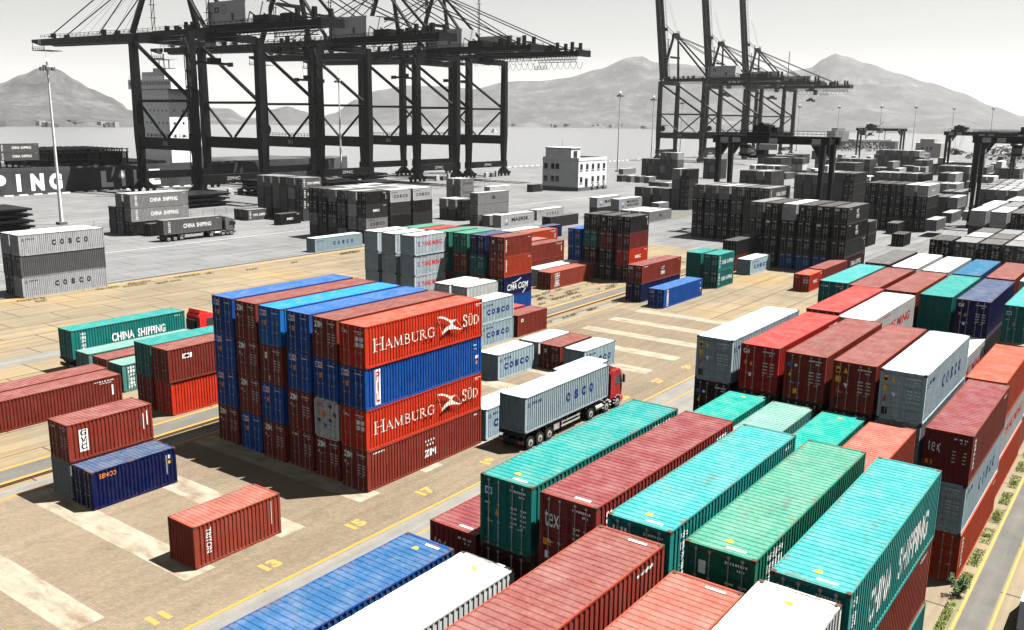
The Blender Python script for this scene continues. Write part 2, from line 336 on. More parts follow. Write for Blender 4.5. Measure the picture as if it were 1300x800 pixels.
def side_deco(key, L, H):
    if (key, L, H) in CACHE: return CACHE[(key, L, H)]
    t = T2(); a = L/2; U = lambda q: -a+q*L; V = lambda q: q*H; mats = ['letter']; col = (.75, .75, .72); rn = random.Random(3)
    if key == 'HS':
        serif(t, 'HAMBURG', U(.058), U(.555), V(.36), V(.235), V(.31)); serif(t, 'SuD', U(.80), U(.955), V(.40), V(.235), V(.30)); bird(t, U(.682), V(.52), V(.50))
        t.blur_line(U(.915), U(.975), V(.90), V(.935), 7, rnd=rn); t.blur_line(U(.925), U(.955), V(.855), V(.885), 3, rnd=rn); col = (.8, .74, .62)
    elif key == 'PIL':
        mats = ['mark_white', 'mark_red', 'mark_orange', 'mark_blue']; t.rect(U(.075), U(.118), V(.07), V(.93)); t.k = 1; t.vert('PIL', U(.083), U(.111), V(.10), V(.88), .85, 1, .04)
        t.rect(U(.945), U(.965), V(.27), V(.36), 2); t.rect(U(.94), U(.968), V(.43), V(.51), 0); t.blur_line(U(.925), U(.955), V(.78), V(.82), 4, 0, rn); t.blur_line(U(.935), U(.955), V(.68), V(.71), 2, 0, rn)
    elif key == 'ZIM':
        t.text('ZIM', U(.465), U(.565), V(.26), V(.45), bold=.05); c = U(.515)
        for r, (z, n) in enumerate(((.68, 4), (.58, 3))):
            for k in range(n): t.poly([(c+(k-(n-1)/2)*.30+dx*.09, V(z)+dz*.09) for dx, dz in ((0, 1.2), (-.9, 0), (0, -1.2), (.9, 0))])
        t.blur_line(U(.05), U(.14), V(.885), V(.925), 8, rnd=rn); t.blur_line(U(.93), U(.96), V(.85), V(.9), 3, rnd=rn)
    elif key in ('COSCO', 'OSCO', 'COSCOk'):
        col = (.012, .03, .16) if key != 'COSCOk' else (.035, .035, .035)
        if L < 8: t.spaced('COSCO', U(.17), U(.86), V(.34), V(.60), .72, bold=.07)
        else: t.spaced('COSCO' if key != 'OSCO' else ' OSCO', U(.37), U(.80), V(.38), V(.66), .50, bold=.07)
        f = 1 if L < 8 else .5; t.blur_line(U(.16*f), U(.36*f), V(.74), V(.82), 6, rnd=rn); t.rect(U(.05*f), U(.13*f), V(.70), V(.72)); t.rect(U(.085*f), U(.10*f), V(.72), V(.84)); t.rect(U(.06*f), U(.12*f), V(.765), V(.785))
    elif key in ('CHINA', 'CHINAv'):
        if L > 8:
            t.text('CHINA', U(.33), U(.525), V(.36), V(.66), bold=.03); t.text('SHIPPING', U(.555), U(.81), V(.36), V(.66), bold=.03); t.vert('中国海运集团', U(.075), U(.115), V(.10), V(.88), .82, bold=.02)
        else:
            t.text('CHINA', U(.24), U(.50), V(.38), V(.62), bold=.03); t.text('SHIPPING', U(.54), U(.93), V(.38), V(.62), bold=.03); t.vert('中国海运', U(.07), U(.15), V(.14), V(.9), .82, bold=.02)
        t.blur_line(U(.90), U(.96), V(.86), V(.90), 5, rnd=rn)
    elif key == 'CHINAb':
        t.text('CHINA', U(.20), U(.42), V(.24), V(.66), bold=.03); t.text('SHIPPING', U(.50), U(.86), V(.24), V(.66), bold=.03); t.vert('中国海运', U(.03), U(.065), V(.12), V(.9), .82, bold=.02)
    elif key == 'CJKV': t.vert('中国海运集团', U(.09), U(.2), V(.08), V(.92), .85, bold=.03)
    elif key == 'YM':
        mats = ['mark_red', 'mark_blue']; t.text('YANG', U(.235), U(.53), V(.43), V(.68), 0, .03); t.text('MING', U(.57), U(.89), V(.43), V(.68), 0, .03)
        t.rect(U(.09), U(.19), V(.635), V(.67), 1); t.rect(U(.12), U(.16), V(.50), V(.63), 0); t.rect(U(.09), U(.19), V(.45), V(.49), 1); t.blur_line(U(.09), U(.4), V(.88), V(.92), 9, 0, rn)
    elif key == 'CMA':
        t.text('CMA CGM', U(.12), U(.88), V(.30), V(.62), bold=.03, shear=.15); t.poly([(U(.28+.5*math.sin(q*.16)*.9), V(.68+.2*(1-math.cos(q*.3)))) for q in range(0, 6)]+[(U(.28+.5*math.sin(q*.16)*.9+.02), V(.64+.2*(1-math.cos(q*.3)))) for q in range(5, -1, -1)])
        t.poly([(U(.62+.03*q), V(.05+.009*q*q)) for q in range(6)]+[(U(.62+.03*q+.03), V(.04+.009*q*q)) for q in range(5, -1, -1)])
    elif key in ('MAERSK', 'SEALAND'):
        mats = ['mark_black', 'mark_blue', 'mark_white']; t.rect(U(.11), U(.21), V(.16), V(.30), 1); t.k = 1
        t.poly([(U(.16)+(.44 if k % 2 == 0 else .19)*math.sin(k*math.pi/7), V(.53)+(.44 if k % 2 == 0 else .19)*math.cos(k*math.pi/7)) for k in range(14)][::-1], 2)
        if key == 'MAERSK': t.text('MAERSK', U(.31), U(.84), V(.38), V(.70), 0, .03)
        else: t.text('MAERSK', U(.33), U(.86), V(.52), V(.78), 0, .03); t.text('SEALAND', U(.33), U(.86), V(.18), V(.42), 0, .03)
    elif key == 'GVC':
        mats = ['mark_white', 'mark_black']; t.rect(U(.125), U(.225), V(.22), V(.80)); t.k = 1; t.vert('GVC', U(.14), U(.21), V(.235), V(.785), .82, 1, .03)
        t.blur_line(U(.88), U(.90), V(.3), V(.8), 1, 0, rn); t.rect(U(.925), U(.94), V(.45), V(.85)); col = None
    elif key == 'TRITON':
        # the maker's name runs down the panel, turned a quarter turn
        v, f = glyph('TRITON', .02); v = [(y, -x) for x, y in v]; t.add(v, f, U(.13), U(.19), V(.28), V(.86)); t.blur_line(U(.88), U(.895), V(.25), V(.9), 1, rnd=rn)
    elif key == 'SENCO':
        mats = ['mark_orange', 'mark_white', 'mark_yellow']; t.text('SENCO', U(.09), U(.28), V(.78), V(.90), 0, .015); t.rect(U(.875), U(.885), V(.32), V(.85), 1); t.rect(U(.905), U(.93), V(.74), V(.84), 1); t.rect(U(.905), U(.93), V(.60), V(.68), 2)
    elif key == 'HJ': t.vert('한진', U(.40), U(.54), V(.2), V(.82), .8, bold=.05); t.blur_line(U(.06), U(.2), V(.86), V(.91), 5, rnd=rn)
    elif key == 'KBOX':
        mats = ['mark_white', 'mark_black']; t.rect(U(.85), U(.93), V(.4), V(.64)); t.k = 1; c = U(.89); z = V(.52)
        ring = lambda r: [(c+r*math.cos(k*math.pi/8), z+r*math.sin(k*math.pi/8)) for k in range(17)]
        t.stroke(ring(.17), .07, mi=1); t.stroke([(c-.12, z-.12), (c+.12, z+.12)], .06, mi=1)
    elif key == 'SQ': mats = ['mark_white', 'mark_black']; t.rect(U(.115), U(.19), V(.66), V(.8)); t.k = 1; t.rect(U(.13), U(.165), V(.69), V(.77), 1)
    elif key == 'VERTW': t.blur_line(U(.06), U(.10), V(.25), V(.3), 1, rnd=rn); [t.blur_line(U(.06), U(.115), V(.25+.09*k), V(.31+.09*k), 1, rnd=rn) for k in range(7)]; t.blur_line(U(.85), U(.95), V(.84), V(.88), 5, rnd=rn)
    elif key == 'NUM': t.blur_line(U(.80), U(.95), V(.86), V(.90), 8, rnd=rn); t.blur_line(U(.84), U(.93), V(.79), V(.82), 4, rnd=rn); t.rect(U(.925), U(.94), V(.35), V(.7))
    elif key == 'WBAR': t.text('MSC', U(.32), U(.62), V(.42), V(.62), bold=.05) ; t.blur_line(U(.8), U(.93), V(.84), V(.9), 6, rnd=rn)
    elif key == 'BOX': col = (.05, .05, .05); t.rect(U(.45), U(.55), V(.36), V(.66)); t.blur_line(U(.05), U(.15), V(.85), V(.9), 5, rnd=rn)
    me = drape(t, L, 'lettering', mats); CACHE[(key, L, H)] = (me, col); return CACHE[(key, L, H)]
def end_deco(key, L, H):
    if ('e', key, L, H) in CACHE: return CACHE[('e', key, L, H)]
    t = T2(); mats = ['mark_white', 'mark_orange', 'mark_yellow', 'mark_blue', 'mark_red', 'mark_black']; V = lambda q: q*H; rn = random.Random(len(key)*7+ord(key[0]))
    def numbers():
        t.blur_line(.2, .98, V(.86), V(.895), 9, 0, rn); t.blur_line(.62, .9, V(.80), V(.83), 4, 0, rn)
        for k in range(4): t.blur_line(.25, .55, V(.62-.07*k), V(.645-.07*k), 4, 0, rn); t.blur_line(.7, .98, V(.62-.07*k), V(.645-.07*k), 4, 0, rn)
    if key == 'zim': t.text('ZIM', -1.05, -.25, V(.75), V(.90), 0, .06); numbers(); t.rect(-.98, -.90, V(.6), V(.66)); t.rect(-.7, -.62, V(.56), V(.6))
    elif key == 'pil':
        t.rect(-1.04, -.30, V(.76), V(.90)); t.k = 1; t.rect(-1.02, -.74, V(.775), V(.885), 3); t.text('PIL', -.70, -.33, V(.785), V(.875), 4, .05); t.k = 0
        t.rect(-.66, -.42, V(.52), V(.64), 1); t.rect(-.95, -.85, V(.56), V(.6), 1)
        for a in (.25, .7): t.rect(a, a+.25, V(.52), V(.66), 3); t.rect(a+.04, a+.2, V(.4), V(.47), 3)
        t.blur_line(.2, .95, V(.84), V(.87), 8, 0, rn)
    elif key == 'hs':
        bird(t, -.72, V(.82), .30); t.k += 1; t.blur_line(.18, 1.0, V(.84), V(.87), 9, 0, rn); t.blur_line(.5, .9, V(.79), V(.815), 4, 0, rn)
        for z in (.5, .64):
            for a in (.25, .68): t.rect(a, a+.33, V(z), V(z+.1))
    elif key == 'tex': t.text('tex', -1.0, -.36, V(.56), V(.78), 0, .0); t.rect(-1.06, -.7, V(.3), V(.39), 1); t.rect(-.96, -.76, V(.12), V(.22)); numbers()
    elif key == 'cai': t.text('CAI', -1.04, -.66, V(.80), V(.90), 0, .05); numbers(); t.rect(-.98, -.78, V(.56), V(.64), 1); t.poly([(-.6, V(.55)), (-.4, V(.55)), (-.5, V(.64))], 2); t.rect(-.62, -.45, V(.3), V(.38))
    elif key == 'cos':
        t.rect(-1.02, -.76, V(.76), V(.89), 2); t.k = 1; t.rect(-1.0, -.78, V(.78), V(.84), 5); t.k = 0; t.poly([(-.6, V(.77)), (-.36, V(.77)), (-.48, V(.88))], 2); t.rect(-1.02, -.72, V(.57), V(.69), 2); t.poly([(-1.0, V(.36)), (-.72, V(.36)), (-.86, V(.5))], 4); t.rect(-1.0, -.7, V(.1), V(.25), 5); t.poly([(-.4, V(.46)), (-.55, V(.56)), (-.28, V(.56))], 0); numbers()
    elif key == 'haz': t.poly([(-.98, V(.5)), (-.78, V(.5)), (-.88, V(.6))], 2); t.rect(-.62, -.4, V(.14), V(.24), 2); numbers(); t.poly([(-.95+.13*math.cos(k*.785), V(.74)+.13*math.sin(k*.785)) for k in range(8)], 3); t.poly([(-.55+.1*math.cos(k*.785), V(.74)+.1*math.sin(k*.785)) for k in range(8)], 0)
    elif key == 'csl': t.rect(-1.0, -.66, V(.74), V(.84), 0); t.k = 1; t.rect(-.97, -.69, V(.755), V(.825), 3); t.k = 0; t.poly([(-.52, V(.46)), (-.32, V(.46)), (-.42, V(.57))], 1); t.blur_line(-1.0, -.7, V(.6), V(.625), 4, 0, rn); numbers()
    elif key == 'oocl': t.text('OOCL', -1.02, -.4, V(.78), V(.88), 4, .04); t.rect(-.6, -.2, V(.54), V(.68), 1); [t.rect(a, a+.28, V(z), V(z+.09), mi) for a, z, mi in ((.2, .8, 5), (.65, .6, 5), (-.95, .4, 5), (-.3, .3, 3), (.2, .45, 5))]
    elif key == 'ymk': t.rect(-.98, -.72, V(.86), V(.92), 4)
    elif key == 'wsq': t.rect(-.7, -.45, V(.66), V(.82)); numbers(); t.rect(-.3, -.22, V(.1), V(.22)); t.rect(.7, .8, V(.1), V(.24))
    else:
        numbers(); q = rn.random()
        t.blur_line(-1.0, -.4, V(.82), V(.88), 4, 0, rn)
    me = on_end(t, L, 'marking', mats); CACHE[('e', key, L, H)] = me; return me
def roof_mark(L, H, end):
    if ('r', L, H, end) in CACHE: return CACHE[('r', L, H, end)]
    t = MB(); s = -1 if end < 0 else 1; x = s*(L/2-.38); z = H+.002; rn = random.Random(4)
    for k in range(8 if abs(end) != 3 else 0): y = -.15-s*.0-.085*k; t.quad([(x-.06, y, z), (x+.06, y, z), (x+.06, y+.06, z), (x-.06, y+.06, z)], 0)
    x2 = s*(L/2-.85)
    if abs(end) != 2: t.quad([(x2-.10, -.13, z), (x2+.10, -.07, z), (x2+.10, .10, z), (x2-.10, .16, z)], 1)
    me = t.mesh('marking', ['mark_white', 'mark_yellow'], False); CACHE[('r', L, H, end)] = me; return me

# ------------------------------------------------------------------ the container and its parts
L40, L20, STD, HC, WW = 12.192, 6.058, 2.591, 2.896, 1.219
def shape_side(L, H, sgn):
    a = L/2-.16; n = max(1, round(2*a/PITCH_C)); p = 2*a/n; xs = []
    for k in range(n): xs += [(-a+k*p, 0), (-a+(k+.37)*p, 0), (-a+(k+.5)*p, DEP), (-a+(k+.87)*p, DEP)]
    xs.append((a, 0)); mb = MB()
    for x, d in xs: y = sgn*(WW-.008-d); mb.v += [(x, y, .15), (x, y, H-.07)]
    for i in range(len(xs)-1): mb.f.append((2*i, 2*i+2, 2*i+3, 2*i+1)); mb.m.append(0)
    return mb
def shape_roof(L, H):
    a = L/2-.12; n = round(2*a/.31); p = 2*a/n; xs = []
    for k in range(n): xs += [(-a+k*p, 0), (-a+(k+.62)*p, 0), (-a+(k+.72)*p, -.026), (-a+(k+.90)*p, -.026)]
    xs.append((a, 0)); mb = MB(); w = WW-.065
    for x, d in xs: mb.v += [(x, -w, H-.008+d), (x, w, H-.008+d)]
    for i in range(len(xs)-1): mb.f.append((2*i, 2*i+2, 2*i+3, 2*i+1)); mb.m.append(0)
    return mb
def shape_end(L, H, sgn):
    a = WW-.15; n = 8; p = 2*a/n; ys = []
    for k in range(n): ys += [(-a+k*p, 0), (-a+(k+.4)*p, 0), (-a+(k+.5)*p, .045), (-a+(k+.9)*p, .045)]
    ys.append((a, 0)); mb = MB()
    for y, d in ys: x = sgn*(L/2-.015-d); mb.v += [(x, y, .17), (x, y, H-.13)]
    for i in range(len(ys)-1): mb.f.append((2*i, 2*i+2, 2*i+3, 2*i+1)); mb.m.append(0)
    return mb
def shape_frame(L, H):
    mb = MB(); c = .13
    for sx in (-1, 1):
        for sy in (-1, 1):
            x0, x1 = sorted((sx*L/2, sx*(L/2-.155))); y0, y1 = sorted((sy*WW, sy*(WW-.145))); mb.box(x0, x1, y0, y1, c, H-c)
            for z0, z1 in ((0, c-.002), (H-c+.002, H)):
                x0, x1 = sorted((sx*(L/2+.003), sx*(L/2-.175))); y0, y1 = sorted((sy*(WW+.003), sy*(WW-.16))); mb.box(x0, x1, y0, y1, z0, z1, 1)
        x0, x1 = sorted((sx*(L/2-.002), sx*(L/2-.10))); w = WW-.165
        mb.box(x0, x1, -w, w, H-.12, H-.004); mb.box(x0, x1, -w, w, .02, .165)
    for sy in (-1, 1):
        y0, y1 = sorted((sy*(WW-.002), sy*(WW-.062))); a = L/2-.18
        mb.box(-a, a, y0, y1, H-.068, H-.003); mb.box(-a, a, y0, y1, .02, .148)
    mb.quad([(-L/2+.1, -WW+.06, .12), (L/2-.1, -WW+.06, .12), (L/2-.1, WW-.06, .12), (-L/2+.1, WW-.06, .12)], 2)
    return mb
def shape_door(L, H, sy):
    mb = MB(); y0, y1 = (.008, WW-.16) if sy > 0 else (-WW+.16, -.008); x = -L/2; z0, z1 = .18, H-.135; zs = []
    n = 4; p = (z1-z0)/n
    for k in range(n): zs += [(z0+k*p, .0), (z0+(k+.12)*p, .0), (z0+(k+.2)*p, .03), (z0+(k+.8)*p, .03), (z0+(k+.88)*p, 0)]
    zs.append((z1, 0))
    for z, d in zs: mb.v += [(x+.035+d, y0, z), (x+.035+d, y1, z)]
    for i in range(len(zs)-1): mb.f.append((2*i, 2*i+2, 2*i+3, 2*i+1)); mb.m.append(0)
    for a, b in ((y0, y0+.05), (y1-.05, y1)): mb.box(x+.02, x+.034, a, b, z0, z1)
    return mb
def shape_rod(L, H, y):
    mb = MB(); x = -L/2-.002; mb.tube((x, y, .10), (x, y, H-.08), .019, 6)
    for z in (.12, H*.38, H*.62, H-.16): mb.box(x-.02, x+.034, y-.05, y+.05, z-.035, z+.035)
    mb.box(x-.03, x-.012, min(y, y*.72), max(y, y*.72), H*.36, H*.36+.035); return mb
def protos(L, H, detail):
    k = ('p', L, H, detail)
    if k in CACHE: return CACHE[k]
    d = {}
    if detail == 2:
        d['frame'] = shape_frame(L, H).mesh('frame', ['paint', 'casting_steel', 'dark_steel'])
        d['side-'] = shape_side(L, H, -1).mesh('side_wall', 'paint'); d['side+'] = shape_side(L, H, 1).mesh('side_wall', 'paint')
        d['roof'] = shape_roof(L, H).mesh('roof', 'roof'); d['end+'] = shape_end(L, H, 1).mesh('end_wall', 'paint'); d['end-'] = shape_end(L, H, -1).mesh('end_wall', 'paint')
        for s in (-1, 1):
            d['door%d' % s] = shape_door(L, H, s).mesh('door', 'paint')
            d['rods%d' % s] = [shape_rod(L, H, s*y).mesh('locking_rod', 'rod_steel') for y in (.33, .80)]
    else:
        for key, ends in (('shell', 1), ('shellw', 2)):
            mb = shape_side(L, H, -1)
            for o in [shape_side(L, H, 1), shape_end(L, H, 1), shape_frame(L, H)] + ([shape_end(L, H, -1)] if ends == 2 else []):
                i = len(mb.v); mb.v += o.v; mb.f += [tuple(a+i for a in f) for f in o.f]; mb.m += o.m
            d[key] = mb.mesh('shell', ['paint', 'casting_steel', 'dark_steel'])
        d['roof'] = shape_roof(L, H).mesh('roof', 'roof')
        for s in (-1, 1):
            mb = shape_door(L, H, s)
            for y in (.33, .80):
                o = shape_rod(L, H, s*y); i = len(mb.v); mb.v += o.v; mb.f += [tuple(a+i for a in f) for f in o.f]; mb.m += [1]*len(o.m)
            d['door%d' % s] = mb.mesh('door', ['paint', 'rod_steel'])
    CACHE[k] = d; return d
PAL = {  # side albedo, roof albedo, words
 'r': ((.74, .045, .015), (.36, .085, .055), 'bright red'), 'o': ((.52, .06, .022), (.33, .09, .055), 'orange-red'), 'O': ((.36, .062, .036), (.30, .09, .065), 'orange-brown'), 'm': ((.27, .040, .026), (.205, .066, .058), 'maroon'),
 's': ((.23, .034, .03), (.195, .048, .052), 'rose maroon'), 'q': ((.40, .07, .04), (.33, .105, .08), 'salmon red'), 'R': ((.42, .02, .02), (.40, .05, .045), 'light red'),
 't': ((.010, .20, .175), (.020, .235, .215), 'teal'), 'e': ((.02, .21, .135), (.07, .25, .175), 'sea-green'), 'c': ((.015, .25, .23), (.045, .29, .285), 'turquoise'), 'p': ((.10, .31, .27), (.16, .31, .27), 'pale teal'),
 'T': ((.008, .25, .19), (.008, .29, .235), 'deep turquoise'),
 'b': ((.010, .095, .42), (.028, .12, .33), 'blue'), 'k': ((.01, .16, .55), (.012, .23, .55), 'sky blue'), 'n': ((.006, .012, .085), (.055, .082, .145), 'navy blue'), 'f': ((.012, .085, .30), (.028, .098, .22), 'mid-blue'), 'v': ((.010, .10, .24), (.012, .12, .23), 'petrol blue'),
 'w': ((.72, .72, .70), (.66, .66, .64), 'white'), 'C': ((.44, .57, .62), (.64, .69, .71), 'pale grey-blue'), 'y': ((.56, .66, .70), (.72, .73, .73), 'light grey'), 'h': ((.30, .33, .33), (.45, .46, .46), 'dull grey'),
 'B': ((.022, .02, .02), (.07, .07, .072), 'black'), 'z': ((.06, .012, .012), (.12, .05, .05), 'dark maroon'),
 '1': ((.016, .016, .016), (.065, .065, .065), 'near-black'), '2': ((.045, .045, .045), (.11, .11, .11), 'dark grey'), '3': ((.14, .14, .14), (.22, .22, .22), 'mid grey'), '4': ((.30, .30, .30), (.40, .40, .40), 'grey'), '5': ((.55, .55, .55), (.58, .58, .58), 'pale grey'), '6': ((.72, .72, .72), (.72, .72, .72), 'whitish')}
RC = random.Random(11)
N_CONT = [0]
SKIP = set()   # containers that show too little to be single objects: they join the far mass
for q_ in '44 59-60 64 71-72 79 98 105 109 113 117-119 121-123 125-126 129-130 133-134 141 143 147-148 154 157 187-188 198 202 206 210 214 218 222 226 230-260 267-270 273 275 286 288 290-291 311-313 315-317 341-349 353-354 361 365 373-389 395-396 399-403 405 407 409 411-413 416-417 420-424 426 428 430-484 489-525 528-531'.split(): a_ = q_.split('-'); SKIP |= set(range(int(a_[0]), int(a_[-1])+1))
FAR = []
def container(x0, y0, z, L, H, col, label, group, deco=None, end=None, front='door', detail=2, sx=1.0, marks=0, tilt=0):
    """x0 = face towards -X, y0 = face towards -Y"""
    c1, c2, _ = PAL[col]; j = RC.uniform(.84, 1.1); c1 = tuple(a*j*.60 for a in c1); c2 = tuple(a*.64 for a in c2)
    N_CONT[0] += 1
    if N_CONT[0]-1 in SKIP: FAR.append((x0+L*sx/2, y0+WW, z, L, H, sx, c1, c2, front)); return
    root = empty('shipping_container', (x0+L*sx/2, y0+WW, z), tilt); root.scale = (sx, 1, 1); tag(root, label, 'container', group); root['idx'] = N_CONT[0]-1
    P = protos(L, H, detail)
    if detail == 2:
        for k, nm in (('frame', 'frame'), ('side-', 'side_wall'), ('side+', 'side_wall'), ('end+', 'end_wall')): ob(nm, P[k], root, color=c1)
        ob('roof', P['roof'], root, color=c2)
        if front == 'door':
            for s in (-1, 1):
                d = ob('door', P['door%d' % s], root, color=c1)
                for me in P['rods%d' % s]: ob('locking_rod', me, d)
        else: ob('end_wall', P['end-'], root, color=c1)
    else:
        ob('shell', P['shell' if front == 'door' else 'shellw'], root, color=c1); ob('roof', P['roof'], root, color=c2)
        if front == 'door':
            for s in (-1, 1): ob('door', P['door%d' % s], root, color=c1)
    if deco:
        me, lc = side_deco(deco, L, H); ob('lettering', me, root, color=lc or (.7, .7, .7))
    if end and (front == 'door' or end in ('ymk', 'tex')): ob('marking', end_deco(end, L, H), root)
    if marks: ob('marking', roof_mark(L, H, marks), root)
    return root
ORD = ['first', 'second', 'third', 'fourth', 'fifth', 'sixth', 'seventh', 'eighth']
def stack(desc, x0, y0, cols, L=L40, H=STD, z=0, pitch=2.9, detail=2, group='stacked containers', deco={}, ends='n', sx=1.0, labels={}, front={}, fdef='door', jit=.12, x_of={}, marks=0):
    """cols: one string per column, counted from the left (high y) end, each read from the ground up; '.' = nothing there"""
    n = len(cols)
    for i, s in enumerate(cols):
        ix = x0 + x_of.get(i, RC.uniform(-jit, jit)); yy = y0 + (n-1-i)*pitch; top = len(s)-1
        for k, ch in enumerate(s):
            if ch == '.': continue
            tier = 'top' if k == top and top > 0 else 'ground' if k == 0 else ORD[k]
            where = [] if n == 1 else ['leftmost column' if i == 0 else 'rightmost column' if i == n-1 else ORD[i]+' column from left']
            lab = labels.get((i, k)) or ', '.join([PAL[ch][2]+' container'] + ([tier+' tier'] if len(s) > 1 else []) + where + [desc])
            e = ends if isinstance(ends, str) else ends.get((i, k), ends.get('*'))
            container(ix+RC.uniform(-.04, .04), yy+RC.uniform(-.03, .03), z+k*H, L, H, ch, lab, group, deco.get((i, k)), e, front.get((i, k), fdef), detail, sx, marks if k == top else 0)
# ------------------------------------------------------------------ the setting
GX0, GX1, GY0, QY = -260, 960, -420, 286.0
tag(ob('sea', MB().quad([(-9000, -9000, -3.4), (12000, -9000, -3.4), (12000, 12000, -3.4), (-9000, 12000, -3.4)]).mesh('sea', 'sea_water', False)), kind='structure')
g = MB().box(GX0, GX1, GY0, QY, -6, 0).mesh('ground', 'quay_concrete'); tag(ob('ground', g), kind='structure')
sheet('yard_ground', [(-120, -80), (118, -80), (140, 20), (151, 52), (160, 66), (168, 82), (162, 99), (148, 112), (139, 127.2), (-120, 126.0)], .004, 'tan_concrete')
sheet('block_paving_ground', [(-60, 37), (106, 37), (106, 59.6), (-60, 59.6)], .008, 'block_paving')
sheet('lane_road', [(-60, 35.05), (118, 35.05), (118, 36.75), (-60, 36.75)], .012, 'lane_concrete')
sheet('inner_road', [(-60, 27), (118, 27), (118, 34.85), (-60, 34.85)], .008, 'lane_concrete')
for k in range(16):
    x = 19.45+6.6*k-13.2
    sheet('pad_ground', [(x, 41.1), (x+1.95, 41.1), (x+1.95, 59.6 if k < 11 else 57), (x, 59.6 if k < 11 else 57)], .012, 'pad_concrete')
def strip(name, x0, x1, ya, yb, z, m, slope=0, xs=27):
    return sheet(name, [(x0, ya+(x0-xs)*slope), (x1, ya+(x1-xs)*slope), (x1, yb+(x1-xs)*slope), (x0, yb+(x0-xs)*slope)], z, m)
strip('runway_road', -60, 150, 62.9, 65.0, .012, 'asphalt', .022); strip('runway_line', -60, 150, 65.05, 65.32, .016, 'road_yellow', .022); strip('runway_line', -60, 150, 62.5, 62.78, .016, 'road_yellow', .022)
strip('runway_path', -60, 150, 60.2, 61.3, .012, 'lane_concrete', .01); strip('runway_line', -60, 150, 59.9, 60.13, .016, 'road_yellow', .01)
strip('lane_line', -60, 118, 36.82, 37.02, .016, 'road_yellow'); strip('lane_line', -60, 118, 34.86, 35.0, .016, 'road_yellow')
ml = MB()
for s in (62.28, 62.02): ml.beam((-60, s-87*.022, .04), (150, s+123*.022, .04), .07, .1)
tag(ob('crane_rail_track', ml.mesh('crane_rail_track', 'casting_steel')), kind='structure')
mb = MB().beam((-120, 127.0, .07), (139.5, 128.2, .07), .35, .15); tag(ob('kerb', mb.mesh('kerb', 'lane_concrete')), kind='structure')
strip('kerb_line', -120, 139, 125.9, 126.55, .012, 'road_yellow', .005, 0)
# pale road strip under the first loaded trailer, road lines on the grey yard
strip('trailer_road', -60, 118, 92.5, 95.5, .012, 'lane_concrete'); strip('trailer_road', -60, 118, 83.5, 87.0, .012, 'lane_concrete')
for y in (157,): strip('quay_line', -100, 420, y, y+.18, .008, 'road_white', -.0)
strip('quay_road', 150, 520, 104, 112, .006, 'asphalt', .02, 150)
# right-hand service road with grass verge
sheet('service_road', [(-60, 4.95), (330, 4.95), (330, 6.25), (-60, 6.25)], .012, 'asphalt'); sheet('service_line', [(-60, 6.28), (330, 6.28), (330, 6.42), (-60, 6.42)], .016, 'road_yellow')
sheet('service_line', [(-60, 4.72), (330, 4.72), (330, 4.85), (-60, 4.85)], .016, 'road_yellow')
verge = []
x = 45.6
for w in (4.6, 2.7, 2.7, 2.6, 2.7, 2.6, 2.8, 2.6, 2.7): verge.append((x, x+w)); sheet('verge_ground', [(x, 6.5), (x+w, 6.5), (x+w, 7.12), (x, 7.12)], .016, 'soil'); x += w+.95
# bay numbers on the paving
for k, x in enumerate((23.0, 30.0, 36.7, 43.2, 50.3, 57.0, 63.6, 70.3, 77.3, 83.9)):
    v, f = glyph(str(11+2*k), .06); xs = [p[0] for p in v]; ys = [p[1] for p in v]; w = max(xs)-min(xs); h = max(ys)-min(ys)
    me = bpy.data.meshes.new('bay_marking'); me.from_pydata([(x-.5+(a-min(xs))*1.15/h, 38.4+(b-min(ys))/h*1.0, .016) for a, b in v], [], f); me.materials.append(M['number_yellow']); tag(ob('bay_number_marking', me), kind='structure')

# ---- hills across the water
def hill(name, prof, dist, shore, back, seed, rough):
    rn = random.Random(seed); n = 150; mb = MB(); rows = 16
    az0, az1 = prof[0][0], prof[-1][0]
    from mathutils import noise as mn
    for i in range(n+1):
        az = az0+(az1-az0)*i/n
        for (a, h), (b, h2) in zip(prof, prof[1:]):
            if min(a, b) <= az <= max(a, b): t = (az-a)/(b-a); hh = h+(h2-h)*(t*t*(3-2*t)*.6+t*.4); break
        for j in range(rows+1):
            t = j/rows
            if t <= .65: q = t/.65; d = shore+(dist-shore)*q; z = hh*(q**1.25)
            else: q = (t-.65)/.35; d = dist+back*q; z = hh*(1-q)**1.2
            x, y = d*math.cos(R(az)), d*math.sin(R(az))
            nz = mn.fractal(Vector((x*.004, y*.004, seed)), .9, 2.1, 5)*rough*hh*(1 if t < .6 else .25)*min(1, t*3)
            mb.v.append((x, y, max(-5, z+nz-(4 if j in (0, rows) else 0))))
    for i in range(n):
        for j in range(rows): a = i*(rows+1)+j; mb.f.append((a, a+1, a+rows+2, a+rows+1)); mb.m.append(0)
    me = mb.mesh(name, 'hill_scrub'); me.polygons.foreach_set('use_smooth', [True]*len(me.polygons)); return tag(ob(name, me), kind='structure')
hill('hill', [(69, 20), (67.45, 66), (66.71, 77), (65.2, 95), (64.04, 116), (63.32, 132), (62.84, 142), (62.28, 130), (61.54, 109), (60.78, 88), (59.8, 68), (59.21, 51), (58.95, 36), (57.8, 22), (55.0, 8)], 2500, 2050, 700, 3, .16)
hill('hill', [(56.5, 4), (55.84, 12), (54.67, 49), (53.43, 48), (52.47, 14), (51.66, 17), (50.95, 47), (50.03, 59), (49.11, 43), (48.2, 20), (47.4, 5)], 3300, 2900, 500, 5, .1)
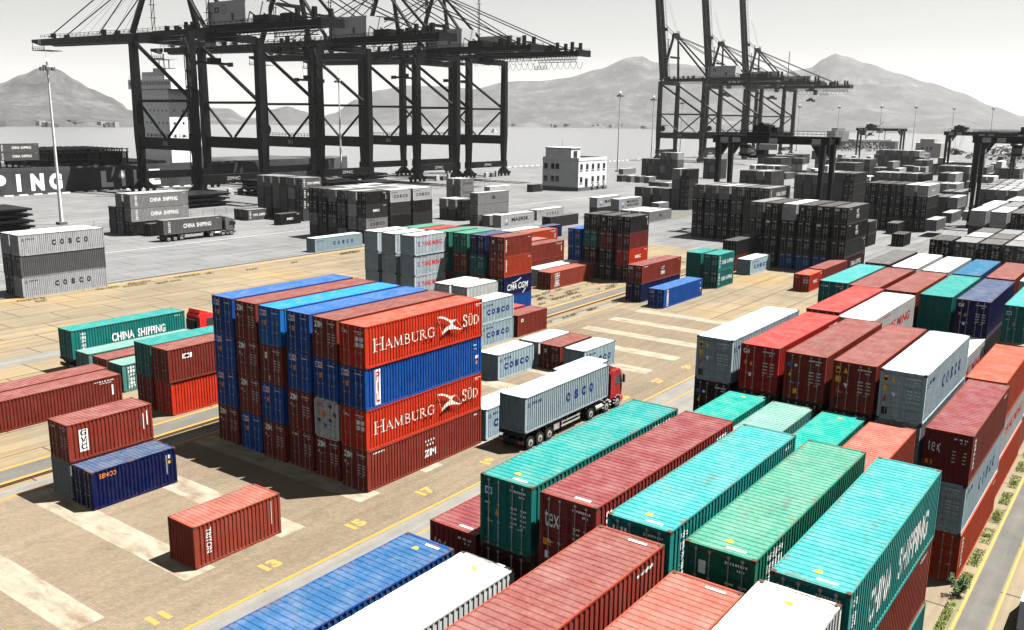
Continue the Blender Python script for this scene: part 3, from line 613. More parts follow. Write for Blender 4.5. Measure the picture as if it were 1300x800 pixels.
hill('hill', [(50, 3), (48.43, 15), (47.25, 39), (46.05, 99), (44.61, 143), (42.7, 165), (40.78, 161), (38.85, 150), (36.92, 184), (34.98, 189), (33.05, 207), (31.15, 244), (29.27, 294), (28.56, 300), (27.84, 278), (26.43, 269), (24.55, 253), (22.23, 215), (20.86, 200), (18.5, 150), (15, 60)], 4000, 3100, 1400, 9, .12)
hill('hill', [(28, 90), (24.46, 150), (22.65, 195), (20.66, 236), (19.56, 256), (18.7, 269), (18.08, 306), (17.46, 328), (16.8, 315), (15.71, 284), (13.99, 244), (12.3, 202), (10.65, 160), (9.01, 106), (7.43, 63), (5.56, 40), (2, 15)], 4300, 3000, 1500, 14, .10)
# the town along the far shore, read as one mass
mb = MB(); rn = random.Random(17)
for k in range(110):
    az = rn.choice((rn.uniform(20, 47), rn.uniform(28, 36), rn.uniform(59, 66), rn.uniform(12, 24))); d = (3080 if az < 50 else 2040)+rn.uniform(0, 260)*(1 if az < 50 else .4); x, y = d*math.cos(R(az)), d*math.sin(R(az)); s = rn.uniform(3, 8); h = rn.uniform(3, 8); z0 = max(0, (d-(3080 if az < 50 else 2040))*.05)
    mb.box(x-s, x+s, y-s, y+s, z0-3, z0+h, k % 2)
tag(ob('far_town', mb.mesh('far_town', ['rim_steel', 'plinth_grey'])), kind='stuff')
# scrub mounds by the far end of the yard, one mass
def mound(cx, cy, rx, ry, h, seed):
    rn = random.Random(seed); mb = MB()
    for k in range(900):
        a = rn.uniform(0, 6.283); q = math.sqrt(rn.random()); x = cx+rx*q*math.cos(a); y = cy+ry*q*math.sin(a); z = h*(1-q*q)*rn.uniform(.6, 1.05); s = rn.uniform(.8, 2.0)
        p = [Vector((rn.gauss(0, 1), rn.gauss(0, 1), rn.gauss(0, .8))).normalized()*s for _ in range(3)]
        mb.quad([Vector((x, y, z))+b for b in p])
    return mb
mb = MB()
for a in ((905, 250, 60, 22, 7, 1), (850, 172, 70, 18, 6, 2), (800, 118, 60, 22, 9, 3), (760, 95, 60, 16, 8, 4)):
    o = mound(*a); i = len(mb.v); mb.v += o.v; mb.f += [tuple(q+i for q in f) for f in o.f]; mb.m += o.m
tag(ob('shrubbery', mb.mesh('shrubbery', 'scrub_leaf', False)), kind='stuff')

# ---- grass along the verge and weeds along the runway
def blades(name, areas, m, seed, hmin, hmax):
    rn = random.Random(seed); mb = MB()
    for x0, x1, y0, y1, n in areas:
        for k in range(n):
            x, y = rn.uniform(x0, x1), rn.uniform(y0, y1); a = rn.uniform(0, 3.14); w = rn.uniform(.015, .04); h = rn.uniform(hmin, hmax); dx, dy = rn.uniform(-.1, .1), rn.uniform(-.1, .1)
            mb.quad([(x-w*math.cos(a), y-w*math.sin(a), .015), (x+w*math.cos(a), y+w*math.sin(a), .015), (x+dx, y+dy, h)])
    return tag(ob(name, mb.mesh(name, m, False)), kind='stuff')
rg = random.Random(31)
blades('grass', [(a+.05+rg.uniform(0, .5)*(b-a)*q, b-.05-rg.uniform(0, .5)*(b-a)*q, 6.52+rg.uniform(0, .2)*q, 7.1-rg.uniform(0, .15)*q, int(rg.uniform(150, 420)*(b-a))) for a, b in verge for q in (0, 1)][1:], 'grass_blade', 1, .03, .14)
rn = random.Random(5); ar = []
for k in range(60): x = rn.uniform(84, 150); w = rn.uniform(.5, 3); y = rn.choice((67.6, 69, 70.5, 72.4))+(x-95)*.03+rn.uniform(-.4, .4); ar.append((x, x+w, y, y+rn.uniform(.3, 1.0), int(34*w)))
for k in range(26): x = rn.uniform(-10, 130); w = rn.uniform(1, 5); y = rn.uniform(121.5, 124.8); ar.append((x, x+w, y, y+.8, int(60*w)))
for k in range(12): x = rn.uniform(88, 112); w = rn.uniform(1, 3); ar.append((x, x+w, 61.5, 62.1, int(40*w)))
blades('weeds', ar, 'dry_weed', 2, .1, .4)
def bush(loc, h, w, label):
    root = tag(empty('bush', loc), label, 'bush'); rn = random.Random(8); st = MB(); fo = MB()
    for k in range(9):
        a = rn.uniform(0, 6.28); q = (math.cos(a)*w*.5, math.sin(a)*w*.5, h*rn.uniform(.5, .9)); st.tube((0, 0, 0), q, .02, 5, r2=.006)
        for j in range(110):
            t = rn.uniform(.35, 1.1); c = Vector(q)*t+Vector((rn.gauss(0, .1*w), rn.gauss(0, .1*w), rn.gauss(0, .08*h))); d = Vector((rn.gauss(0, 1), rn.gauss(0, 1), rn.gauss(0, 1))).normalized()*rn.uniform(.03, .07); e = d.orthogonal()*.5
            fo.quad([c-e, c+d, c+e, c-d])
    ob('stem', st.mesh('stem', 'bark'), root); ob('foliage', fo.mesh('foliage', 'bush_leaf', False), root)
bush((50.6, 6.8, 0.01), 1.15, .8, 'leafy green bush on the grass verge beside the container block')
# ------------------------------------------------------------------ containers, near yard
# the big four-high stack
GA = 'containers of the big four-high stack'; DA = 'in the big four-high stack'
stack(DA, 40.95, 41.8, ['mbbb', 'bmmm', 'mbmk', 'mmbb', 'mwbm', 'mrbr'], H=HC, pitch=2.88, group=GA, sx=1.02, jit=.1, x_of={0: .15, 5: -.25, 4: -.05},
      deco={(5, 3): 'HS', (5, 2): 'PIL', (5, 1): 'HS', (5, 0): 'ZIM'},
      ends={'*': 'zim', (0, 3): 'pil', (0, 2): 'pil', (0, 1): 'pil', (1, 0): 'pil', (2, 3): 'pil', (2, 2): 'wsq', (2, 1): 'pil', (3, 3): 'pil', (3, 2): 'pil', (3, 0): 'n', (4, 2): 'pil', (4, 1): 'oocl', (5, 3): 'hs', (5, 2): 'pil', (5, 1): 'hs'},
      labels={(5, 3): 'bright red container with white serif lettering and bird mark, on top of the big stack', (5, 2): 'blue container with a white upright name plate, below the topmost red lettered one',
              (5, 1): 'bright red container with white bird lettering, sandwiched between blue and maroon ones', (5, 0): 'maroon container with short white lettering under dots, at ground level of the big stack', (4, 1): 'white container with red lettering among dark doors of the big stack'})
# right-hand block, bay by bay
GB = 'containers of the long block by the service road'
def C(*a, **k): container(*a, GB, **k)
C(12.66, 20.85, 2*HC, L40, HC, 'f', 'blue container with ribbed roof at the block edge beside the yellow lane line', marks=1)
C(12.8, 18.05, 2*HC, L40, HC, 'w', 'white ribbed-roof container beside the blue one, below the lettered maroon doors', marks=3)
C(12.7, 11.95, 3*HC, L40, HC, 'm', 'maroon container with dusty ribbed roof and lit side, next to the turquoise ones', deco='VERTW', marks=2)
C(12.9, 9.25, 7.8, L40, HC, 'q', 'salmon red container roof between the maroon and the white roof', marks=2)
C(12.45, 6.2, 3*HC, L40, HC, 'w', 'white container with plain roof at the foot of the lettered turquoise one', marks=3)
C(26.25, 20.9, 2*HC, L40, HC, 's', 'rose maroon container one tier low, its near end lettered, beside the teal doors', end='tex', front='wall', marks=-2)
C(25.95, 18.0, 3*HC, L40, HC, 't', 'teal container with dark teal doors and grease-stained roof, behind the white roof', end='csl', deco='NUM', marks=-1)
C(25.95, 18.0, 2*HC, L40, HC, 'z', 'dark maroon container carrying the stained teal one')
C(25.9, 15.15, 3*HC, L40, HC, 's', 'rose maroon container with short white lettering on its dark doors', end='tex', deco='VERTW', marks=-2)
C(25.8, 12.2, 3*HC, L40, HC, 'c', 'turquoise container between the rose maroon and the sea-green one', end='n', deco='CHINAv', marks=-1)
C(25.6, 9.15, 3*HC, L40, HC, 'e', 'sea-green container with long ribbed roof and white door square', end='wsq', deco='CJKV', marks=-1)
C(25.35, 6.15, 3*HC, L40, HC, 'c', 'turquoise container at the block corner with big white lettering on its side', end='n', deco='CHINAb', marks=-1)
C(25.35, 6.2, 2*HC, L40, HC, 'm', 'maroon container under the turquoise one with white side lettering', deco='VERTW')
C(25.35, 6.15, HC, L40, HC, 't', 'teal container two tiers under the turquoise corner one')
C(39.6, 18.5, 2*HC, L40, HC, 'T', 'deep turquoise smooth-roofed container beside the pale teal one', marks=3)
C(39.1, 15.6, 2*HC, L40, HC, 'p', 'pale teal container with rust along its roof edge')
C(39.2, 12.6, 2*HC, L40, HC, 'T', 'deep turquoise container between the pale teal and the salmon roof', marks=3)
C(39.0, 9.9, 2*HC, L40, HC, 'q', 'salmon red container low beside the tall lettered maroon doors')
C(52.75, 21.4, 3*HC, L40, HC, 'C', 'pale grey-blue container at the block corner with yellow and blue door stickers', deco='COSCO', end='cos')
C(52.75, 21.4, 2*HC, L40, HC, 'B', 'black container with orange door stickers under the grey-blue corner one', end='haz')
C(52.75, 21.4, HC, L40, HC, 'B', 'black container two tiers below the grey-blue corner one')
C(52.6, 18.35, 3*HC, L40, HC, 'R', 'light red container with short white door lettering, next to the grey-blue one', end='cai', deco='NUM')
C(52.3, 15.4, 3*HC, L40, HC, 'm', 'maroon container with a round blue door sticker, beside the light red one', end='haz')
C(52.1, 12.5, 3*HC, L40, HC, 'm', 'maroon container with dented roof, next to the pale blue lettered one', end='cos')
C(51.95, 9.8, 3*HC, L40, HC, 'C', 'pale grey-blue container with blue side lettering and stickered doors', deco='COSCO', end='cos')
C(51.95, 9.85, 2*HC, L40, HC, 'h', 'dull grey container under the pale one with blue side lettering')
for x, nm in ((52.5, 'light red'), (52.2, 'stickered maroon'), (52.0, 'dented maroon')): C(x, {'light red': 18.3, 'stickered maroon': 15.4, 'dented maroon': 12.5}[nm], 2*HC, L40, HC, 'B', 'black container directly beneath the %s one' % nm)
C(51.9, 7.15, 2*HC, L40, HC, 's', 'rose maroon container with white end lettering, top of the stack by the grass', end='tex', front='wall', deco='VERTW')
C(51.9, 7.2, HC, L40, HC, 'C', 'pale container with blue lettering, second tier by the grass verge', deco='COSCO', end='cos')
C(51.9, 7.15, 0, L40, HC, 'o', 'orange-red container at ground level beside the grass verge', deco='VERTW')
C(64.5, 7.4, 2*HC, L40, HC, 'o', 'orange-red container behind the rose maroon one by the service road')
C(64.5, 7.45, HC, L40, HC, 'w', 'white container with red side lettering under an orange-red one', deco='YM')
C(64.5, 7.4, 0, L40, HC, 'o', 'orange-red container at ground level under the white one with red lettering')
C(77.4, 7.5, HC, L40, HC, 'C', 'pale grey-blue container farther along the verge, second tier', deco='COSCO'); C(77.4, 7.5, 0, L40, HC, 'm', 'maroon container farther along the verge at ground level')
C(66.0, 18.8, 3*HC, L40, HC, 'R', 'light red container behind the other light red one')
C(64.6, 16.05, 3*HC, L40, HC, 'w', 'white container with red side lettering behind two maroon roofs', deco='YM')
C(65.6, 10.75, 2*HC, L40, HC, 'w', 'white container with red lettering seen past the pale blue lettered one', deco='YM')
C(66.0, 13.2, 2*HC, L40, HC, 'm', 'maroon container one tier low between two white ones')
for x, y, col, lab, e in ((78.8, 22.0, 'c', 'turquoise container at the corner of the fifth bay, beside maroon roofs', 'n'), (78.3, 19.3, 'm', 'maroon container next to the turquoise corner one, ahead of the dark flat roof', 'n'), (78.05, 16.3, 'm', 'maroon container beside the teal one, three rows in', 'haz'),
        (77.8, 13.5, 't', 'teal container with plain corrugated near end, beside the navy one', 'n'), (77.5, 10.7, 'n', 'navy container with orange door sticker near the block edge', 'cai'), (77.3, 7.3, 'c', 'turquoise container at the outer edge of the block', 'csl')):
    C(x, y, 3*HC, L40, HC, col, lab, end=e, front='wall' if col == 't' else 'door')
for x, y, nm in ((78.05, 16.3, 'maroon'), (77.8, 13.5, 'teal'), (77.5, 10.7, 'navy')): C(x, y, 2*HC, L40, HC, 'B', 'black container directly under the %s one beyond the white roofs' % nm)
for x, y, col, lab in ((97.9, 23.3, '2', 'dark grey flat container roof at the far corner of the coloured block'), (96.8, 20.4, '6', 'pale grey roofed container beside the dark flat one'), (96.3, 17.4, 'y', 'whitish roofed container with a blue tinge, third in its bay'), (96.1, 14.5, 'v', 'petrol blue container beside the whitish roof'), (95.9, 11.5, 'm', 'maroon container next to the petrol blue one'), (95.7, 8.6, 'C', 'pale grey-blue container at the outer end of its bay')):
    C(x, y, 8.2, L40, STD, col, lab)
# ---- left of the runway
GL = 'containers scattered on the near apron'
def CL(*a, **k): container(*a, GL, **k)
CL(27.1, 41.65, 0, L20, STD, 'O', 'lone orange-brown short container standing on a concrete pad, name down its side', front='wall', deco='TRITON')
CL(27.85, 56.2, 0, L20, STD, 'h', 'dull grey short container under the maroon one with black-on-white letters', front='wall')
CL(27.85, 56.15, STD, L20, STD, 'm', 'maroon short container with three black letters on a white plate', deco='GVC', end='n')
CL(27.8, 53.5, 0, L20, STD, 'n', 'navy short container with small orange lettering, on the ground', deco='SENCO')
CL(29.25, 73.1, 0, L40, STD, 'm', 'long maroon container at the picture edge, nearer of two side by side', deco='NUM'); CL(29.6, 75.85, 0, L40, STD, 'm', 'long maroon container at the picture edge, behind its twin')
CL(43.2, 81.6, 0, L40, STD, 'p', 'pale teal container on the ground in front of the loaded trailer'); CL(43.2, 78.5, 0, L40, STD, 'm', 'maroon container between two pale teal ones on the ground')
CL(43.0, 75.5, 0, L20, STD, 'p', 'short pale teal container with white upright characters', deco='CJKV')
CL(41.9, 68.9, 0, L40, HC, 'm', 'maroon container under a teal one, left of the big stack'); CL(41.85, 68.85, HC, L40, HC, 't', 'teal container on top, left of the big stack')
CL(41.75, 66.15, HC, L40, HC, 'm', 'maroon container with small white square, upper of two by the runway', deco='SQ'); CL(41.9, 66.2, 0, L40, HC, 'r', 'bright red container with a white emblem square, lower of two by the runway', deco='KBOX')
CL(43.4, 84.9, 1.42, L40, HC, 't', 'teal container with big white lettering riding on a trailer', deco='CHINA', sx=1.03)
CL(67.6, 51.15, 0, L20, STD, 'C', 'pale short container with dark blue lettering, beside the big stack', deco='COSCO', front='wall')
CL(76.7, 60.45, 0, L20, STD, 'C', 'pale short container with blue lettering, lower of a pair behind the big stack', deco='COSCO'); CL(76.8, 60.5, STD, L20, STD, 'C', 'pale short container with blue lettering, upper of a pair behind the big stack', deco='COSCO')
CL(83.3, 60.2, 0, L20, STD, 'm', 'maroon short container right behind the pair of pale lettered ones', deco='SQ'); CL(83.0, 63.3, 0, L20, STD, 'R', 'light red short container barely showing over the maroon one')
CL(74.4, 51.1, 0, L20, STD, 'w', 'white short container on the ground, behind the lettered one'); CL(74.2, 48.3, 0, L20, STD, 'm', 'maroon short container with dark doors between two white roofs', end='wsq')
CL(74.2, 45.4, 0, L20, STD, 'C', 'pale short container half hidden by the red-cab truck load', deco='COSCO', front='wall'); CL(66.9, 41.9, 0, L20, STD, 'C', 'pale short container hidden behind the load of the red-cab truck')
CL(53.6, 41.7, 0, L20, STD, 'C', 'pale short container tucked between big stack and truck', deco='COSCO', front='wall')
CL(53.5, 37.85, 1.45, L40, HC, 'C', 'pale dirty container with one letter missing, riding on the red-cab truck', deco='OSCO', sx=1.02, front='wall')
# ---- mid yard, still in colour
GM = 'containers of the middle yard'
DM = 'in the light grey three-wide stack'
stack(DM, 84.3, 77.3, ['yyyy', 'yyyy', 'yyyy'], L20, pitch=3.25, group=GM, ends='ymk', deco={(2, 3): 'YM', (2, 2): 'YM', (2, 1): 'YM'}, front={(0, 2): 'wall', (1, 1): 'wall', (2, 3): 'wall', (2, 2): 'wall'})
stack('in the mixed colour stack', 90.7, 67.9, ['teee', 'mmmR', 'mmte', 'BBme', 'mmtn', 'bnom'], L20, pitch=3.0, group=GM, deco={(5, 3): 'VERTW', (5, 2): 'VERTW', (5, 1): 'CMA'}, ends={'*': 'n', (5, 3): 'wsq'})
stack('of the low white group', 82.7, 67.4, ['Cw', 'Cw'], L20, pitch=2.8, group=GM)
C2 = lambda *a, **k: container(*a, GM, **k)
C2(115.0, 82.5, 0, L40, STD, 'm', 'dark lower container under a maroon one behind the mixed stack'); C2(115.0, 82.5, STD, L40, STD, 'm', 'maroon container behind the mixed stack, above a white roof', deco='NUM')
C2(115.3, 86.0, STD, L40, STD, 'q', 'salmon red roof just behind the maroon container in mid yard')
C2(128.2, 92.6, 0, L40, STD, 'z', 'dark container under the vivid orange-red one in mid yard'); C2(128.2, 92.6, STD, L40, STD, 'o', 'vivid orange-red container lying below the grey ship-name containers', deco='NUM')
C2(128.0, 96.2, STD, L40, STD, 'w', 'white roofed container beside the vivid orange-red one'); C2(153.2, 108, 0, L40, STD, 'n', 'navy container peeping out behind the orange-red one')
C2(110.8, 74.1, 0, L40, STD, 'O', 'orange-brown container on dry grass with upright white lettering', deco='CJKV'); C2(112.0, 77.2, 0, L40, STD, 'w', 'white container alongside the orange-brown one')
DK = 'in the black middle-yard stack'
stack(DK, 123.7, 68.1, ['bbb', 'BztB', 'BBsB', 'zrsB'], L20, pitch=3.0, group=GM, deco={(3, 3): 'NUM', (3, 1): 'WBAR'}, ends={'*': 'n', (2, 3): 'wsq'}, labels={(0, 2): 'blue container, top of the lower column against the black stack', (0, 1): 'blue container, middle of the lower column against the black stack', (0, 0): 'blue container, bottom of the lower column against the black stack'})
C2(109.4, 54.6, 0, L40, STD, 'b', 'blue container on the paving with a white upright plate', deco='PIL', end='pil')
C2(111.0, 59.0, 0, L40, STD, 'n', 'navy container supporting a maroon one beside the blue one', end='n'); C2(111.2, 59.05, STD, L40, STD, 'm', 'maroon container with short white lettering, on a navy one', deco='ZIM', end='zim')
stack('of the teal foursome', 128.3, 55.2, ['tt', 'tt'], L20, pitch=2.9, group=GM, deco={(1, 1): 'CHINA', (1, 0): 'CHINA'}, front={(0, 1): 'wall', (0, 0): 'wall'})
C2(143.4, 56.0, 0, L20, STD, 'C', 'pale grey-blue container with dark lettering beside the tall dark stack', deco='COSCO', sx=1.5)
C2(145.6, 59.6, 0, L40, STD, 'm', 'maroon lower container under a near-black one by the tall dark stack'); C2(145.6, 59.6, STD, L40, STD, '1', 'near-black container with grey roof in front of the tall dark stack', deco='NUM')
C2(134.6, 43.2, 0, L20, STD, 'r', 'small bright red container with white side lettering on open paving', deco='WBAR', end='hs'); C2(141.8, 43.4, 0, L40, STD, 'm', 'maroon container right behind the small bright red one')
# ------------------------------------------------------------------ grey yard, farther out
GF = 'grey containers of the far yard'
def CF(x, y, z, L, H, col, lab, **k): k.setdefault('detail', 1); container(x, y, z, L, H, col, lab, GF, **k)
FK = dict(group=GF, detail=1, marks=0)
stack('in the kerbside lettered stack', 58.5, 126.1, ['125', '535'], H=HC, deco={(1, 2): 'COSCOk', (1, 0): 'COSCOk'}, **FK)
stack('behind the loaded grey truck', 104.2, 174.9, ['22.', '334', '144'], H=HC, sx=1.12, deco={(2, 2): 'CHINA', (2, 1): 'CHINA'}, **FK)
CF(103.2, 161.8, 1.42, L40, HC, '3', 'grey container with white lettering riding on a truck in the far yard', deco='CHINA', sx=1.12)
CF(106.5, 171.8, 0, L20, STD, '1', 'black short container in front of the lettered grey stack')
CF(113.5, 129.1, 0, L40, STD, 'C', 'pale blue lettered container alone on the kerb line', deco='COSCO', detail=2, front='wall')
DH = 'in the broad dark four-high stack'
stack(DH, 128.4, 130.6, ['2421', '1112', '1314', '4232', '2454', '1421'], L20, pitch=2.92, deco={(5, 3): 'NUM', (5, 2): 'WBAR', (5, 1): 'COSCOk'}, **FK)
for x, cols in ((135.3, '2125'), (142.2, '1215')): stack('in the bay %s the broad dark stack' % ('joined to' if x < 140 else 'two behind'), x, 130.6, [cols], L20, deco={(0, 3): 'COSCOk'}, **FK)
for i in range(5): CF(135.3+RC.uniform(-.1, .1), 133.5+2.92*i, 3*STD, L20, STD, '3245'[i % 4], 'grey roof, %s of the row behind the broad dark stack' % ORD[i]); CF(142.2, 133.5+2.92*i, 3*STD, L20, STD, '5342'[i % 4], 'grey roof, %s of the farther row behind the broad dark stack' % ORD[i])
DI = 'before the first crane'
stack(DI, 146.5, 170.5, ['2123', '1213', '1333', '2221', '3243', '2223'], L20, pitch=2.93, deco={(5, k): 'CHINA' for k in range(4)}, **FK)
CF(137.4, 167.9, 0, L20, STD, '1', 'black short container before the six-wide stack', deco='WBAR'); CF(138.2, 180.8, 0, L20, STD, '3', 'grey lettered short container left of the six-wide stack', deco='CHINA'); CF(138.2, 183.8, 0, L20, STD, '2', 'dark grey short container beside the lettered one by the crane')
stack('in the pale twin columns', 203.2, 167.9, ['444', '444'], L20, pitch=2.95, deco={(1, 2): 'COSCOk', (1, 1): 'COSCOk'}, **FK)
stack('in the low pale row', 173.5, 142.0, ['14', '14', '11'], L20, pitch=3.0, deco={(1, 1): 'COSCOk'}, **FK)
stack('in the tall pale pile with a black emblem', 167.3, 133.0, ['344'], **FK, deco={(0, 2): 'BOX'}); CF(168.3, 130.2, 0, L20, STD, '4', 'pale short container beside the one with a star emblem')
CF(168.5, 127.0, 0, L40, HC, '5', 'pale container with star emblem and bold dark lettering', deco='MAERSK', sx=1.1); CF(187.2, 129.8, 0, L40, STD, '5', 'pale lettered container behind the star emblem one', deco='COSCOk'); CF(175.8, 118.0, 0, L40, STD, '2', 'dark grey container lying right of the star emblem one')
stack('in the star emblem pair by the office', 203.5, 115.5, ['15', '45'], H=STD, pitch=6.5, deco={(0, 1): 'MAERSK', (1, 1): 'SEALAND'}, **FK)
stack('in the low grey trio facing the paving', 203.0, 106.4, ['4', '4', '4'], pitch=3.0, deco={(2, 0): 'BOX'}, **FK)
CF(259.5, 182, 0, L20, STD, '2', 'dark short container beside the white office building', deco='NUM'); CF(241, 186.5, 0, L40, STD, '6', 'whitish container by the fence near the office')
# tall dark stacks
DF1 = 'in the eight-wide dark stack before the gantry'
stack('in the six-wide gantry stack', 183.4, 68.6, ['2113', '1323', '1114', '1133', '1112', '2213'], pitch=2.95, H=HC, deco={(5, 3): 'CHINA'}, **FK)
DF2 = 'in the blue-based black stack'
stack(DF2, 154.3, 44.0, ['..23', '1111', 'f215', 'f211', 'f211', 'z212'], pitch=2.95, H=2.82, deco={(5, 3): 'HJ', (5, 2): 'HJ', (5, 1): 'NUM', (5, 0): 'CHINA'}, ends={'*': 'n', (1, 3): 'zim', (1, 2): 'zim', (3, 3): 'wsq', (4, 3): 'zim', (4, 2): 'zim', (5, 3): 'zim'}, **FK)
stack('in the dark stack past the gantry', 256, 72.3, ['1213', '2121', '1222'], H=HC, pitch=2.95, **FK)
stack('in the pale-topped dark stack', 229.3, 47.6, ['1111', '1111', '1111', '1114', '1125'], H=STD+.15, pitch=2.95, ends='csl', deco={(4, 3): 'WBAR'}, **FK)
stack('in the long grey row', 345, 73.2, ['133', '223', '213', '121', '213', '121'], pitch=3.0, **FK)
CF(198.7, 45.0, 0, L20, STD, '1', 'small black container alone on the grey lane'); CF(220.0, 51.5, 0, L40, STD, '2', 'dark grey container behind the small black one')
CF(193.5, 50.8, 0, L20, STD, '2', 'dark lettered short container, lower of a narrow pair'); CF(193.5, 50.8, STD, L20, STD, '2', 'dark lettered short container, upper of a narrow pair', deco='NUM'); CF(187, 53.6, STD, L20, STD, '5', 'pale short container beside the narrow dark pair'); CF(187, 53.6, 0, L20, STD, '2', 'dark short container under the pale one by the narrow pair')
CF(221, 43.4, 1.3, L40, STD, '4', 'grey container on a trailer in the far lane', deco='NUM', sx=.8); CF(256.2, 46.9, 0, L40, STD, '4', 'grey container behind the loaded far trailer', deco='BOX'); CF(263.8, 53, 0, L40, STD, '2', 'dark container at the foot of the pale-topped stack')
CF(300.4, 53.2, 0, L40, STD, '2', 'dark container, lower of two beyond the far trailer'); CF(300.4, 53.2, STD, L40, STD, '2', 'dark container, upper of two beyond the far trailer'); CF(300.4, 56.2, STD, L40, STD, '1', 'black container next to the dark pair beyond the far trailer'); CF(282, 58.5, 0, L40, STD, '1', 'long black container lying across behind the pale-topped stack')
# continuation of the service-road block, grey
for bay, (x, L, rows) in enumerate(((120.0, L20, (('1', 21.7), ('3', 18.9), ('2', 16.2), ('3', 13.5), ('2', 10.7))), (126.6, L20, (('4', 18.9), ('2', 16.2), ('3', 13.5), ('4', 10.7))), (133.2, L20, (('2', 18.9), ('3', 16.2), ('4', 13.5), ('1', 10.7))), (140.0, L20, (('5', 22.2), ('3', 18.9), ('2', 13.5))),
        (166.0, L40, (('5', 25.3), ('5', 22.2), ('2', 19.2), ('3', 16.2), ('2', 13.2))), (179.2, L40, (('6', 25.6), ('2', 22.4), ('2', 19.4), ('4', 16.3))), (193, L40, (('5', 23.8), ('3', 20.7), ('2', 17.7))))):
    for r, (ch, y) in enumerate(rows):
        z = 8.6 if bay != 3 else 5.4
        CF(x+RC.uniform(-.15, .15), y, z, L, STD, ch, '%s container, %s row in the %s grey bay of the service-road block' % (PAL[ch][2], ORD[r], ORD[bay]), end='csl')
        if bay in (0, 4): CF(x, y, z-STD, L, STD, '12'[r % 2], 'dark container under the %s row of the %s grey bay' % (ORD[r], ORD[bay]))
# stacks towards the far quay cranes
stack('near the raised cranes', 358, 175.5, ['222', '232', '222', '2423', '2223', '4235'], L20, H=HC, pitch=2.95, deco={(5, 3): 'CHINA', (5, 2): 'CHINA'}, **FK)
stack('in the narrow stack near raised cranes', 380, 165.0, ['121', '142', '2225'], L20, H=HC, pitch=3.0, **FK)
stack('in the mixed far columns', 239, 113.2, ['12', '23', '22', '33', '1234', '2221'], L20, H=HC, pitch=3.0, deco={(4, 3): 'BOX'}, **FK)
CF(227, 116.2, 0, L20, STD, '4', 'small grey container before the mixed columns'); CF(249.6, 119, 0, L20, STD, '1', 'small black container right of the mixed columns')
stack('in the short row beyond the office', 331, 174.5, ['2', '4', '3', '4'], L20, pitch=4.2, **FK); CF(388, 206, 0, L40, STD, '5', 'pale container in the long row beyond the office'); CF(376, 212, 0, L40, STD, '4', 'grey container in the long row beyond the office'); CF(388, 203, 0, L40, STD, '6', 'whitish container at the end of the long row beyond the office')
stack('seen between the gantry legs', 418, 152, ['222', '231', '112', '122'], H=HC, pitch=3.0, **FK)
stack('in the lower stack inside the gantry', 330, 124.5, ['12', '22', '13'], L20, pitch=3.0, **FK); CF(300, 107.5, 0, L20, STD, '5', 'pale lettered short container seen through the gantry', deco='CHINA')
stack('in the row under the gantry beam', 400, 128, ['2', '3', '2'], pitch=3.0, **FK)
